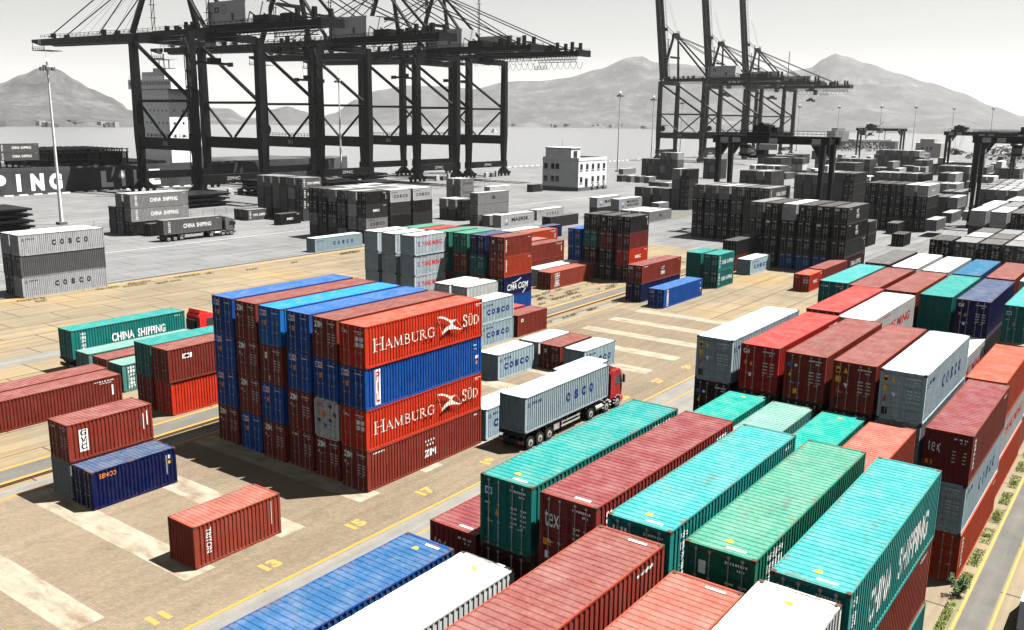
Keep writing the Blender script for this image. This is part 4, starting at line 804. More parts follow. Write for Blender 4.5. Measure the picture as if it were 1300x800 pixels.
# ------------------------------------------------------------------ quay cranes
YL, YS = 244.0, 274.0
def rail(mb, p, q, n, h=1.2, w=.11, mi=0):
    p = Vector(p); q = Vector(q)
    for k in range(n+1): c = p+(q-p)*k/n; mb.beam(c, c+Vector((0, 0, h)), w, mi=mi)
    for z in (.55, 1.1): mb.beam(p+Vector((0, 0, z)), q+Vector((0, 0, z)), w, mi=mi)
def bogie(mb, x, y, mi=0):
    for dx in (-2.6, 2.6):
        mb.box(x+dx-2.1, x+dx+2.1, y-.55, y+.55, 1.0, 2.1, mi)
        for k in (-1.2, 1.2): mb.tube((x+dx+k, y-.35, .55), (x+dx+k, y+.35, .55), .52, 10, mi)
    mb.prism([(x-3.4, 2.1), (x+3.4, 2.1), (x+1.1, 3.9), (x-1.1, 3.9)], y-.6, y+.6, 'y', mi)
def quay_crane(xa, xb, label, raised=False, back=196, tag_txt=None, spread=None, hz=45.0):
    xc = (xa+xb)/2; root = tag(empty('quay_crane', (xc, YL, 0)), label, 'crane', 'quay cranes along the water'); inv = Vector((-xc, -YL, 0))
    MC = 'crane_paint'
    def part(name, mb, mats=MC, parent=root): 
        me = mb.mesh(name, mats); me.transform(Matrix.Translation(inv)); return ob(name, me, parent)
    GT, GB = 51.2, 47.6
    for x in (xa, xb):
        for y in (YL, YS):
            lg = part('leg', MB().beam((x, y, 4.6), (x, y, 18), 1.5, 1.9, w2=2.3, h2=2.5).beam((x, y, 18), (x, y, GB+1.5), 2.3, 2.5, w2=2.0, h2=2.2))
            if y == YL and x == xa:
                st = MB()
                for k in range(9): z = 5+k*4.7; st.box(x-2.4, x-1.15, y-2.0, y-.4, z, z+.12); rail(st, (x-2.4, y-2.0, z), (x-1.15, y-2.0, z), 2); st.beam((x-1.8, y-2.0, z+.1), (x-1.8, y-.4, z+4.7), .9, .3); st.box(x-2.5, x-2.3, y-2.1, y-1.9, z, z+4.7); st.box(x-2.5, x-2.3, y-.4, y-.2, z, z+4.7)
                part('stair', st, MC, lg)
    for y in (YL, YS):
        part('sill_beam', MB().box(xa+1.0, xb-1.0, y-.8, y+.8, 4.2, 6.7).box(xa-1.6, xa+.99, y-.9, y+.9, 4.0, 6.9).box(xb-.99, xb+1.6, y-.9, y+.9, 4.0, 6.9))
        for x in (xa, xb): bg = MB(); bogie(bg, x, y); part('bogie', bg)
        part('cross_beam', MB().box(xa+.95, xb-.95, y-.8, y+.8, GB-.4, GB+1.9))
    for x in (xa, xb):
        part('portal_beam', MB().box(x-.7, x+.7, YL+1.2, YS-1.2, 14.0, 17.7))
        part('tie_beam', MB().tube((x, YL+.9, 29), (x, YS-.9, 29), .42, 8))
        br = MB(); ym = (YL+YS)/2
        br.tube((x, YS-1, GB-.5), (x, YL+1, 29.5), .62, 8); br.tube((x, YS-1, 28.6), (x, ym+1, 17.9), .42, 8); br.tube((x, YL+1, 28.6), (x, ym-1, 17.9), .42, 8); part('brace', br)
    gd = MB()
    for s in (-1, 1): gd.box(xc+s*3.0-.75, xc+s*3.0+.75, back, YS+2.4, GB+1.92, GT); rail(gd, (xc+s*4.3, back, GT), (xc+s*4.3, YS, GT), 30)
    for k in range(12): y = back+1+k*6.6; gd.box(xc-2.2, xc+2.2, y, y+.5, GT-1.2, GT-.3)
    gd.box(xc-4.4, xc+4.4, back-.5, back+1.2, GB+1.6, GT+.4)
    for k in (3, 10): gd.box(xc-3.6, xc-2.4, back+k, back+k+1.0, GT, GT+3.4); gd.box(xc+2.4, xc+3.6, back+k, back+k+1.0, GT, GT+3.4); gd.box(xc-2.3, xc+2.3, back+k+.2, back+k+.8, GT+1.0, GT+1.5)
    rr = random.Random(int(xa)); rail(gd, (xc-4.9, back, GB+.4), (xc-4.9, YS, GB+.4), 46); gd.box(xc-5.3, xc-4.3, back, YS, GB+.2, GB+.38)
    for k in range(60): y = back+1+k*1.33; gd.box(xc-4.0, xc-3.8, y, y+.18, GB+.9, GB+1.9)
    for k in range(16): y = rr.uniform(back+12, 214); x = xc+rr.choice((-3, 3, 0))+rr.uniform(-.6, .6); w = rr.uniform(.4, 1.1); gd.box(x-w, x+w, y, y+rr.uniform(.6, 2.2), GT+.03, GT+rr.uniform(.8, 2.6))
    for k in range(7): y = 252+k*3.4; x = xc+rr.choice((-3, 3)); gd.box(x-.5, x+.5, y, y+rr.uniform(.6, 1.6), GT+.03, GT+rr.uniform(.8, 2.2))
    for y in (YL, YS-1):
        for k in range(6): gd.beam((xc-5.6, y+.6, GT+k*4), (xc-5.6, y+.6, GT+k*4+4), .16); gd.beam((xc-4.6, y+.6, GT+k*4), (xc-4.6, y+.6, GT+k*4+4), .16); gd.beam((xc-5.6, y+.6, GT+k*4), (xc-4.6, y+.6, GT+k*4+4), .12); gd.box(xc-6.0, xc-4.2, y-.2, y+1.4, GT+k*4+3.9, GT+k*4+4)
    part('girder', gd)
    part('walkway', (lambda m: (rail(m, (xc-5, back+.5, GB-.6), (xc-5, back+18, GB-.6), 10), rail(m, (xc-5, back+14, GB-3), (xc-5, back+20, GB-3), 4), m.box(xc-5.6, xc-4.6, back, back+18, GB-.8, GB-.6), m.box(xc-5.6, xc-4.6, back+14, back+20, GB-3.2, GB-3.0), m)[-1])(MB()))
    fs = MB()
    for k in range(14):
        y0 = back+3+k*3.0; pts = [(xc+4.2, y0+3.0*t/6, GB-.2-2.6*math.sin(math.pi*t/6)**.7) for t in range(7)]
        for a, b in zip(pts, pts[1:]): fs.beam(a, b, .1)
    part('festoon_cable', fs)
    # A-frame and stays
    ap = 77.5; yap = YS-3
    af = MB()
    for s, x in ((-1, xa), (1, xb)): af.beam((x, YS, GT-1.4), (xc+s*3, yap, ap), 1.5, 1.7, w2=1.0, h2=1.2)
    af.box(xc-4.4, xc+4.4, yap-.8, yap+.8, ap-1.2, ap+.6); af.box(xc-6, xc+6, yap-.5, yap+.5, 63.6, 64.8)
    for s in (-1, 1): af.beam((xc+s*2.6, yap-.4, ap-.6), (xc+s*6.5, YL, GT-1.0), .9, .9)
    af.box(xc-2, xc+2, yap-1.5, yap+1.6, ap+.6, ap+1.6); rail(af, (xc-2.2, yap-1.5, ap+1.6), (xc+2.2, yap-1.5, ap+1.6), 4)
    part('a_frame', af)
    bs = MB()
    for s in (-1, 1):
        bs.tube((xc+s*3.2, yap, ap), (xc+s*3.2, back+8, GT+.5), .22, 6); bs.tube((xc+s*2.6, yap, ap-.5), (xc+s*2.6, back+26, GT+.5), .22, 6)
    part('back_stay', bs)
    # boom
    bm_ = MB(); L = 80
    for s in (-1, 1):
        x = xc+s*2.6; bm_.prism([(0, -2.9), (L-6, -2.5), (L, -1.2), (L, -.2), (0, 0)], x-.65, x+.65, 'x'); rail(bm_, (xc+s*3.7, 0, 0), (xc+s*3.7, L-8, 0), 26)
        bm_.box(x-.5, x+.5, 30, 32, 0, 1.8); bm_.box(x-.5, x+.5, L-16, L-14, 0, 1.6)
    for k in range(13): bm_.box(xc-1.95, xc+1.95, 1+k*6.2, 1.5+k*6.2, -1.6, -.7)
    bm_.box(xc-3.6, xc+3.6, L-9, L-.5, -4.2, -4.0); rail(bm_, (xc-3.6, L-9, -4.0), (xc-3.6, L-.5, -4.0), 6, .9); bm_.beam((xc-3.3, L-.6, -4), (xc-3.3, L-.6, -1), .15); bm_.beam((xc-3.3, L-9, -4), (xc-3.3, L-9, -2.5), .15)
    ang = R(83) if raised else R(.5)
    T = Matrix.Translation(Vector((0, YS+2.6, GT))) @ Matrix.Rotation(ang, 4, 'X')
    me = bm_.mesh('boom', MC); me.transform(Matrix.Translation(inv) @ T); bo = ob('boom', me, root)
    sg = MB().box(xc-3.32, xc-3.26, L-7.0, L-4.6, -2.0, -.3, 0); me = sg.mesh('sign', 'house_white'); me.transform(Matrix.Translation(inv) @ T); ob('sign', me, bo)
    fsy = MB()
    if not raised:
        for s in (-1, 1):
            for yb in (34, 68): q = T @ Vector((0, yb, .4)); fsy.tube((xc+s*2.8, yap+.5, ap-.3), (xc+s*2.6, q.y, q.z), .2, 6)
            for j, yb in enumerate((26, 44, 58)): q = T @ Vector((0, yb, .4)); fsy.tube((xc+s*1.5, yap+.5, ap), (xc+s*1.4, q.y, q.z), .05, 4)
    else:
        for s in (-1, 1):
            q = T @ Vector((0, 34, .4)); fsy.tube((xc+s*2.8, yap+.4, ap-.3), (xc+s*2.6, q.y-.4, q.z), .16, 6); fsy.tube((xc+s*1.2, yap-.8, ap+1), (xc+s*1.2, q.y-3, q.z+14), .05, 4)
    part('fore_stay', fsy)
    # machine house
    h = part('machine_house', MB().box(xc-4.2, xc+4.2, 228, 246, GT+.6, GT+7.0).box(xc-4.6, xc+4.6, 227.5, 246.5, GT+.2, GT+.58), 'house_white')
    dk = MB(); dk.box(xc-5.4, xc+5.4, 216, 246.6, GT+.02, GT+.19); rail(dk, (xc-5.3, 216, GT+.2), (xc-5.3, 228, GT+.2), 6); dk.box(xc-4, xc+3, 218, 225, GT+.2, GT+2.3); part('machinery', dk)
    em = T2(); em.rect(-4.6, -2.4, -.2, 1.4); em.k = 5; em.rect(-3.9, -3.1, .2, 1.0, 1); em.k = 0
    em.stroke([(1.3*math.cos(k*.524), .6+1.3*math.sin(k*.524)) for k in range(13)], .16); em.stroke([(-.6, .2), (.6, 1.0)], .16); em.rect(3.4, 4.6, -2.6, -.6)
    me = bpy.data.meshes.new('emblem'); me.from_pydata([(xc-4.23-k, 238-u, GT+4.0+v) for u, v, k in em.v], [], em.f); me.materials.append(M['plinth_grey']); me.materials.append(M['house_white']); me.polygons.foreach_set('material_index', em.m); me.transform(Matrix.Translation(inv)); ob('emblem', me, h)
    # trolley, cab and spreader
    ty = YS-12 if spread is None else spread
    tr = part('trolley', MB().box(xc-3.4, xc+3.4, ty-3.2, ty+3.2, GB-.2, GB+.9).box(xc-2.2, xc+2.2, ty-1.2, ty+1.2, GB+.95, GB+1.8))
    part('operator_cab', MB().box(xc-5.2, xc-3.0, ty-5.6, ty-3.3, GB-3.0, GB-.3).box(xc-5.22, xc-2.98, ty-5.62, ty-3.28, GB-2.4, GB-1.2, 1), [MC, 'glass'], tr)
    sp = MB().box(xc-6.0, xc+6.0, ty-1.1, ty+1.1, hz-4.6, hz-3.9).box(xc-2, xc+2, ty-1.0, ty+1.0, hz-3.88, hz-2.6)
    for a in (-1, 1):
        sp.box(xc+a*6.01-.2, xc+a*6.01+.2, ty-1.25, ty+1.25, hz-5.0, hz-3.7)
        for b in (-1, 1): sp.beam((xc+a*1.8, ty+b*.9, hz-2.6), (xc+a*2.6, ty+b*2.2, GB-.2), .06)
    part('spreader', sp)
    # plates with writing on the landside sill and the portal beam
    t = T2(); t.text('ZPMC', -2.6, 2.6, -.55, .5); me = bpy.data.meshes.new('lettering'); me.from_pydata([(u, -.83-YL+YL-k, v+5.4) for u, v, k in t.v], [], t.f); me.materials.append(M['rim_steel']); ob('lettering', me, root)
    if tag_txt:
        t = T2(); t.text(tag_txt, -1.2, 1.2, -.7, .7); me = bpy.data.meshes.new('lettering'); me.from_pydata([(xa-xc-.73-k, 15-u, v+15.9) for u, v, k in t.v], [], t.f); me.materials.append(M['rim_steel']); ob('lettering', me, root)
    cb = MB()
    for k, (a, b, c) in enumerate(((-3, 1.9, 2.2), (1.0, 1.6, 1.8), (4.5, 1.0, 2.6))): cb.box(xc+a, xc+a+b, YL-2.0, YL-1.0, .1, c, k % 2)
    part('power_cabinet', cb, ['house_white', 'plinth_grey'])
    rl = MB(); rl.tube((xa-1.6, YS-3.4, 20), (xa-1.2, YS-3.4, 20), 1.9, 16); rail(rl, (xa, YL+3, 17.72), (xa, YS-3, 17.72), 14); part('cable_reel', rl)
quay_crane(168.5, 193.5, 'black quay crane nearest the ship letters, boom lowered over the hull', tag_txt='010', spread=250)
quay_crane(218.5, 242.0, 'black quay crane, second along the quay, behind the broad dark stack', tag_txt='011', spread=262, hz=42)
quay_crane(268.5, 292.5, 'black quay crane, third along the quay, next to the last lowered one', tag_txt='012')
quay_crane(300.5, 325.0, 'black quay crane, last of the lowered row, its back end in clear sky', tag_txt='013')
quay_crane(529.5, 554, 'grey quay crane with raised boom, first of the three far ones', raised=True, back=198, spread=236, tag_txt='014')
quay_crane(600, 623, 'grey quay crane with raised boom, middle of the three far ones', raised=True, back=199, spread=232)
quay_crane(667, 690, 'grey quay crane with raised boom, last of the three far ones', raised=True, back=200, spread=228)

# ------------------------------------------------------------------ rubber tyred gantries
def gantry(x, y0, y1, label, ztop=22.0, load=False, trol=.35):
    root = tag(empty('gantry_crane', (x, (y0+y1)/2, 0)), label, 'gantry crane', 'yard gantry cranes'); inv = Matrix.Translation((-x, -(y0+y1)/2, 0))
    def part(name, mb, mats='crane_paint', parent=root): me = mb.mesh(name, mats); me.transform(inv); return ob(name, me, parent)
    wx = 3.4
    for y, s in ((y0, 1), (y1, -1)):
        for a in (-1, 1):
            lg = MB().beam((x+a*wx*1.15, y, 2.4), (x+a*wx, y, ztop-1.7), .75, .95, w2=1.0, h2=1.4); lg.prism([(y+s*.8, ztop-1.72), (y+s*2.6, ztop-1.72), (y+s*.8, ztop-4.4)], x+a*wx-.4, x+a*wx+.4, 'x'); part('leg', lg)
            for k in (-1, 1): w = part('wheel', MB().tube((x+a*3.9+k*.8, y-.4, .75), (x+a*3.9+k*.8, y+.4, .75), .75, 14), 'rubber'); ob('rim', (lambda m: (m.transform(inv), m)[1])(MB().tube((x+a*3.9+k*.8, y-.42, .75), (x+a*3.9+k*.8, y+.42, .75), .36, 10).mesh('rim', 'rim_steel')), w)
        part('sill_beam', MB().box(x-4.6, x+4.6, y-.5, y+.5, 1.5, 2.5)); part('end_tie', MB().box(x-wx+.62, x+wx-.62, y-.4, y+.4, ztop-1.6, ztop-.5))
    part('power_unit', MB().box(x-2.2, x+2.2, y1+.52, y1+2.0, 1.6, 3.9), 'rim_steel')
    for a in (-1, 1):
        mb = MB().box(x+a*wx-.6, x+a*wx+.6, y0-1.4, y1+1.4, ztop-1.68, ztop); rail(mb, (x+a*(wx+.8), y0-1.4, ztop), (x+a*(wx+.8), y1+1.4, ztop), 14, 1.1, .06); mb.box(x+a*wx+a*.61-.2, x+a*wx+a*.61+.6, y0-1.4, y1+1.4, ztop-.1, ztop-.01); part('main_beam', mb)
    yt = y0+(y1-y0)*trol
    tr = part('trolley', MB().box(x-wx, x+wx, yt-2.6, yt+2.6, ztop+.05, ztop+.8).box(x-2.4, x+1.4, yt-2.0, yt+1.8, ztop+.82, ztop+2.4).box(x-1, x+2.6, yt-3.4, yt-2.1, ztop+.82, ztop+1.9).tube((x-2, yt, ztop+2.0), (x+2, yt, ztop+2.0), .9, 10))
    part('operator_cab', MB().box(x-2.0, x-.2, yt+2.7, yt+4.6, ztop-4.6, ztop-2.0).box(x-2.02, x-.18, yt+2.68, yt+4.62, ztop-4.0, ztop-2.8, 1), ['crane_paint', 'glass'], tr)
    zs = 12 if load else 17.2
    sp = MB().box(x-5.9, x+5.9, yt-1.0, yt+1.0, zs, zs+.6).box(x-1.5, x+1.5, yt-.9, yt+.9, zs+.62, zs+1.7)
    for a in (-1, 1):
        for b in (-1, 1): sp.beam((x+a*1.3, yt+b*.8, zs+1.6), (x+a*2.4, yt+b*2.0, ztop), .06)
    part('spreader', sp)
    pl = MB()
    for k, q in enumerate((.02, .42, .78, .9)): y = y0+(y1-y0)*q; pl.box(x-wx-.64, x-wx-.605, y, y+1.9, ztop-1.5, ztop-.4)
    pl.box(x-wx-.64, x-wx-.605, (y0+y1)/2-2, (y0+y1)/2+2, ztop-3.0, ztop-1.75); part('sign', pl, 'house_white')
gantry(201.5, 63.0, 86.8, 'black yard gantry spanning the dark stacks in front of the raised quay cranes', trol=.62)
gantry(251, 14.5, 41.2, 'black yard gantry cut by the picture edge, over the service-road block', 22.4, True, .55)
gantry(385, 38, 64.5, 'dark yard gantry just behind the one at the picture edge', trol=.4); gantry(445, 60, 86.5, 'dark yard gantry standing left of and beyond the others near the edge', trol=.85, load=True); gantry(622, 148, 175, 'small distant gantry near the moored freighter', trol=.75)

# ------------------------------------------------------------------ the ship along the quay
sr = tag(empty('container_ship', (160, 305, 0)), 'long dark container ship with huge white hull letters moored along the quay', 'ship'); si = Matrix.Translation((-160, -305, 0))
flat('hull_paint', (.052, .052, .055), .5, 0, .4, .15)
def sp_(name, mb, mats, parent=sr): me = mb.mesh(name, mats); me.transform(si); return ob(name, me, parent)
hull = sp_('hull', MB().prism([(40, 288.4), (262, 288.4), (283, 299), (288, 305), (283, 311), (262, 321), (40, 321)], -3.3, 7.6, 'z').box(40, 258, 288.9, 320, 7.62, 8.1), 'hull_paint')
t = T2(); t.spaced('SHIPPING', 104.8, 149.2, 1.0, 6.3, .72, bold=.07); t.spaced('LINE', 162.3, 184, 1.0, 6.3, .72, bold=.07)
me = bpy.data.meshes.new('lettering'); me.from_pydata([(u, 288.36-k, v) for u, v, k in t.v], [], t.f); me.materials.append(M['mark_white']); me.transform(si); ob('lettering', me, hull)
for k in range(11):
    x = 145.5+k*2.75; mb = MB()
    for y in [289.6+3.1*j for j in range(10)]: mb.beam((x, y, 8.1), (x, y, 13.6 if (k*3+int(y)) % 3 else 15.2), .34)
    for z in (9.8, 12.2, 13.2): mb.box(x-.5, x+.5, 289.2, 318.5, z, z+.22)
    for j in range(9): y = 289.6+3.1*j; mb.box(x-.18, x+.18, y+.6, y+1.0, 8.1, 12.2); mb.box(x-.18, x+.18, y+1.8, y+2.2, 8.1, 12.2)
    sp_('lashing_bridge', mb, 'crane_paint')
mb = MB()
for k in range(9): mb.box(147+k*4.6, 150.6+k*4.6, 289.5, 319, 8.12, 9.0, 0)
for x0 in (117.6, 131.0): [mb.beam((x0+dx, y, 8.1), (x0+dx, y, 10.35), .5, mi=0) for dx in (.4, 6, 11.8) for y in (290, 294, 298)]
sp_('hatch_coaming', mb, 'crane_paint')
tw = sp_('superstructure', MB().box(190.5, 204, 290.4, 311.5, 8.1, 33.6).box(190.0, 205, 287.5, 314, 33.62, 36.9).box(192, 200, 294, 308, 36.92, 39.6).box(194, 202, 296, 304, 39.62, 41.0), 'ship_white')
wb = MB()
for j in range(14): wb.box(189.94, 189.99, 288.4+j*1.8, 289.7+j*1.8, 35.0, 36.2)
for z in (12.5, 17.0, 21.5, 25.8, 29.4):
    for j in range(8): wb.box(190.42, 190.49, 291.6+j*2.5, 292.2+j*2.5, z, z+.8)
    for j in range(3): wb.box(192+j*3.6, 192.8+j*3.6, 290.33, 290.39, z, z+.8)
sp_('window', wb, 'glass', tw)
mb = MB()
for y in (297, 300, 303): mb.tube((196, y, 41), (196, y, 48-abs(y-300)), .2, 6)
mb.box(193, 199, 295, 305, 44.0, 44.3); rail(mb, (190.2, 288, 36.92), (190.2, 313.5, 36.92), 22); mb.box(195, 197, 299, 302, 46, 46.5); sp_('radar_mast', mb, 'mast_paint')
for bay, x in enumerate((118.0, 131.0)):
    for c in range(3):
        for k in range(2): container(x, 289.3+c*2.6, 10.4+k*STD, L40, STD, '3', 'grey deck container on the ship, %s tier, %s row from the quay' % (('lower', 'upper')[k], ORD[c]) if bay else 'grey container on the ship deck at the picture edge, %s tier, %s row' % (('lower', 'upper')[k], ORD[c]), 'deck containers', 'CHINA' if c == 0 else None, 'n', 'door', 1)
# ---- the rest of the far yard, past about three hundred containers: one mass
def far_mass():
    rn = random.Random(21); V = []; Fc = []; Cc = []
    def add(me_v, me_f, col, M0):
        i = len(V); V.extend([(a*M0[3]+M0[0], b+M0[1], c+M0[2]) for a, b, c in me_v]); Fc.extend([tuple(q+i for q in f) for f in me_f]); Cc.extend([col]*len(me_f))
    for x, y, z, L, H, sx, c1, c2, front in FAR:
        P = protos(L, H, 1)
        for k, c in (('shell' if front == 'door' else 'shellw', c1), ('roof', c2)) + ((('door-1', c1), ('door1', c1)) if front == 'door' else ()):
            me = P[k]; add([tuple(v.co) for v in me.vertices], [tuple(p.vertices) for p in me.polygons], c, (x, y, z, sx))
    def FAR_ADD(x, y, z, L, H, ch):
        P = protos(L, H, 1)
        for k, c in (('shell', PAL[ch][0]), ('roof', PAL[ch][1]), ('door-1', PAL[ch][0]), ('door1', PAL[ch][0])):
            me = P[k]; add([tuple(v.co) for v in me.vertices], [tuple(p.vertices) for p in me.polygons], tuple(a*.6 for a in c), (x+L/2, y+WW, z, 1))
    bx = lambda x0, x1, y0, y1, z0, z1: ([(x0, y0, z0), (x1, y0, z0), (x1, y1, z0), (x0, y1, z0), (x0, y0, z1), (x1, y0, z1), (x1, y1, z1), (x0, y1, z1)], [(4, 5, 6, 7), (0, 1, 5, 4), (1, 2, 6, 5), (2, 3, 7, 6), (3, 0, 4, 7)])
    def blk(x, y, cols, hmax, L, pitch=2.95):
        for c in range(cols):
            for k in range(rn.randint(max(1, hmax-2), hmax)):
                ch = rn.choice('1122334456'); xx = x+rn.uniform(-.3, .3); yy = y+c*pitch; g, h = PAL[ch][0], PAL[ch][1]; z = k*HC
                v, f = bx(xx, xx+L, yy, yy+WW*2, z+.05, z+HC-.03); add(v, f[1:], tuple(a*.6 for a in g), (0, 0, 0, 1)); add(v, f[:1], tuple(a*.6 for a in h), (0, 0, 0, 1))
                for q in (.1, .5, .9): v, f = bx(xx-.05, xx-.01, yy+WW*2*q-.04, yy+WW*2*q+.04, z+.1, z+HC-.1); add(v, f, (.12, .12, .12), (0, 0, 0, 1))
    def fs(x, y, cols, L=L40, H=HC, pitch=2.95):
        for i, s_ in enumerate(cols):
            for k, ch in enumerate(s_): FAR_ADD(x+rn.uniform(-.2, .2), y+(len(cols)-1-i)*pitch, k*H, L, H, ch)
    for q in ((500, 110, ['2223', '2232', '1223', '2212', '1224', '2223', '2235']), (393, 111, ['221', '121', '212']), (340, 62.5, ['221', '225']), (453, 96, ['21', '12', '223', '122']), (401, 69, ['112', '213', '122', '224']), (310, 39.5, ['22', '23', '34', '43']), (324, 40, ['12', '23', '34', '43']), (338, 41, ['12', '22', '33', '24']), (352, 42, ['21', '23', '23', '34']), (366, 42.5, ['22', '13', '24', '33']),
              (292, 84, ['112', '221', '123', '212', '221', '122']), (318, 88, ['12', '22', '13', '21', '22', '22']), (268, 48, ['12', '21', '14']), (330, 60, ['12', '22', '14', '25']), (440, 118, ['222', '213', '122', '223', '212']), (470, 60, ['12', '22', '23']), (520, 85, ['22', '12', '22', '23', '21']), (560, 120, ['222', '223', '212', '221', '234']), (610, 150, ['22', '12', '23', '22']), (430, 36, ['22', '12', '23', '22', '34']), (300, 112, ['221', '121', '214', '122']), (345, 100, ['22', '12', '22']), (560, 190, ['22', '23', '12', '22']), (640, 200, ['22', '23', '12', '22']), (450, 160, ['222', '112', '223', '122', '221']), (300, 150, ['1', '2', '4']), (690, 170, ['22', '21', '23', '22'])): fs(*q)
    for b in range(13):
        x = 280+b*24
        for y, n in ((60, 7), (88, 6), (112, 6), (138, 6)):
            if x > 340+(0 if y > 80 else 60) and rn.random() < .8: blk(x+rn.uniform(-2, 2), y+rn.uniform(-1, 1)+(x-300)*.05, rn.randint(2, n), rn.choice((1, 2, 2, 3)), rn.choice((L40, L20)))
    for b in range(12):
        if rn.random() < .8: blk(210+b*14, 9+rn.uniform(0, 2), rn.randint(3, 6), rn.choice((2, 3, 3)), L40)
    for b in range(14): blk(400+b*22, 20+b, rn.randint(2, 6), rn.choice((1, 2, 3)), L40)
    me = bpy.data.meshes.new('far_containers'); me.from_pydata(V, [], Fc); at = me.color_attributes.new('own_colour', 'FLOAT_COLOR', 'CORNER')
    buf = []
    for p, c in zip(me.polygons, Cc): buf += [c[0], c[1], c[2], 1.0]*p.loop_total
    at.data.foreach_set('color', buf)
    m, n, b = mat('far_paint'); q = n.nodes.new('ShaderNodeVertexColor'); q.layer_name = 'own_colour'; tc = n.nodes.new('ShaderNodeTexCoord')
    n.links.new(mix(n, 1.0, q.outputs['Color'], ramp(n, noise(n, tc.outputs['Object'], .5, 5), [(.3, .8), (.7, 1.1)]), 'MULTIPLY'), b.inputs['Base Color']); b.inputs['Roughness'].default_value = .6
    me.materials.append(m); tag(ob('far_containers', me), kind='stuff')
far_mass()
# far freighter
fr = tag(empty('freighter', (975, 268, 0)), 'small pale freighter moored far off beyond the yard gantry', 'ship'); fr.rotation_euler[2] = R(-30)
ob('hull', MB().prism([(-48, -7), (34, -7), (46, 0), (34, 7), (-48, 7)], -3.3, 7, 'z').mesh('hull', 'hull_paint'), fr); ob('superstructure', MB().box(-46, -28, -6, 6, 7.02, 17).box(-42, -32, -4, 4, 17.02, 20).box(-20, 30, -5.5, 5.5, 7.02, 9).mesh('superstructure', 'house_white'), fr); ob('mast', MB().tube((0, 0, 9), (0, 0, 24), .5, 6).tube((0, 0, 10), (22, 0, 26), .3, 6).tube((26, 0, 9), (26, 0, 20), .4, 6).mesh('mast', 'crane_paint'), fr)
bt = tag(empty('boat', (1500, 1150, -3.4), R(20)), 'tiny white boat on the open water under the far shore', 'boat'); ob('hull', MB().prism([(-14, -3), (9, -3), (16, 0), (9, 3), (-14, 3)], 0, 3, 'z').mesh('hull', 'house_white'), bt); ob('cabin', MB().box(-9, 2, -2.2, 2.2, 3.02, 7).mesh('cabin', 'house_white'), bt)

# ------------------------------------------------------------------ white office building
bx0, bx1, by0, by1 = 274.4, 294.0, 172.8, 188.2
br = tag(empty('office_building', (284, 183, 0)), 'white two-storey flat-roofed office with rooftop box and dark plinth on the quay', 'building'); bi = Matrix.Translation((-284, -183, 0))
def bp(name, mb, mats, parent=br): me = mb.mesh(name, mats); me.transform(bi); return ob(name, me, parent)
wall = bp('wall', MB().box(bx0, bx1, by0, by1, 1.3, 10.6).box(bx0-.08, bx1+.08, by0-.08, by1+.08, 10.62, 10.9).box(bx0, bx0+.3, by0, by1, 10.92, 11.7).box(bx1-.3, bx1, by0, by1, 10.92, 11.7).box(bx0+.31, bx1-.31, by0, by0+.3, 10.92, 11.7).box(bx0+.31, bx1-.31, by1-.3, by1, 10.92, 11.7), 'white_wall')
bp('plinth', MB().box(bx0-.2, bx1+.2, by0-.2, by1+.2, 0, 1.28), 'plinth_grey'); bp('roof', MB().box(bx0+.32, bx1-.32, by0+.32, by1-.32, 10.92, 11.0), 'plinth_grey')
ph = bp('penthouse', MB().box(bx0+.4, bx0+6.5, by0+3.5, by1-.9, 11.02, 14.9).box(bx0+.2, bx0+6.7, by0+3.3, by1-.7, 14.92, 15.2), 'white_wall'); bp('door', MB().box(bx0+2, bx0+4.4, by0+3.44, by0+3.49, 11.1, 14.0), 'glass', ph); bp('aerial', MB().tube((bx0+3, by0+9, 15.2), (bx0+3, by0+9, 17.5), .06, 5), 'dark_steel')
for z in (3.0, 7.5):
    for y in (181.0, 183.0, 186.0): w = bp('window', MB().box(bx0-.06, bx0-.01, y, y+1.5, z, z+2.0), 'glass'); bp('sill', MB().box(bx0-.16, bx0-.01, y-.1, y+1.6, z-.2, z-.02), 'white_wall', w)
    for k in range(5):
        if z < 4 and k == 1: bp('entrance_door', MB().box(bx0+4.6, bx0+6.4, by0-.06, by0-.01, 1.3, 4.4), 'glass'); continue
        x = bx0+1.2+k*3.9; w = bp('window', MB().box(x, x+1.6, by0-.06, by0-.01, z, z+2.0), 'glass'); bp('sill', MB().box(x-.1, x+1.7, by0-.16, by0-.01, z-.2, z-.02), 'white_wall', w)
for k in range(3): bp('air_conditioner', MB().box(bx0+9+k*3.9, bx0+10.0+k*3.9, by0-.7, by0-.25, .9, 2.2), 'rim_steel')
b2 = tag(empty('shed', (756, 159, 0)), 'small grey block building far off by the water', 'building'); ob('wall', MB().box(-8, 8, -9, 9, 0, 11).box(-8, 3, -4, 6, 11.02, 14).mesh('wall', 'rim_steel'), b2); ob('window', MB().box(-8.06, -8.01, 3, 5, 6, 8).box(-8.06, -8.01, -3, -1, 6, 8).box(-8.06, -8.01, 0, 1.6, 6, 8).mesh('window', 'glass'), b2)

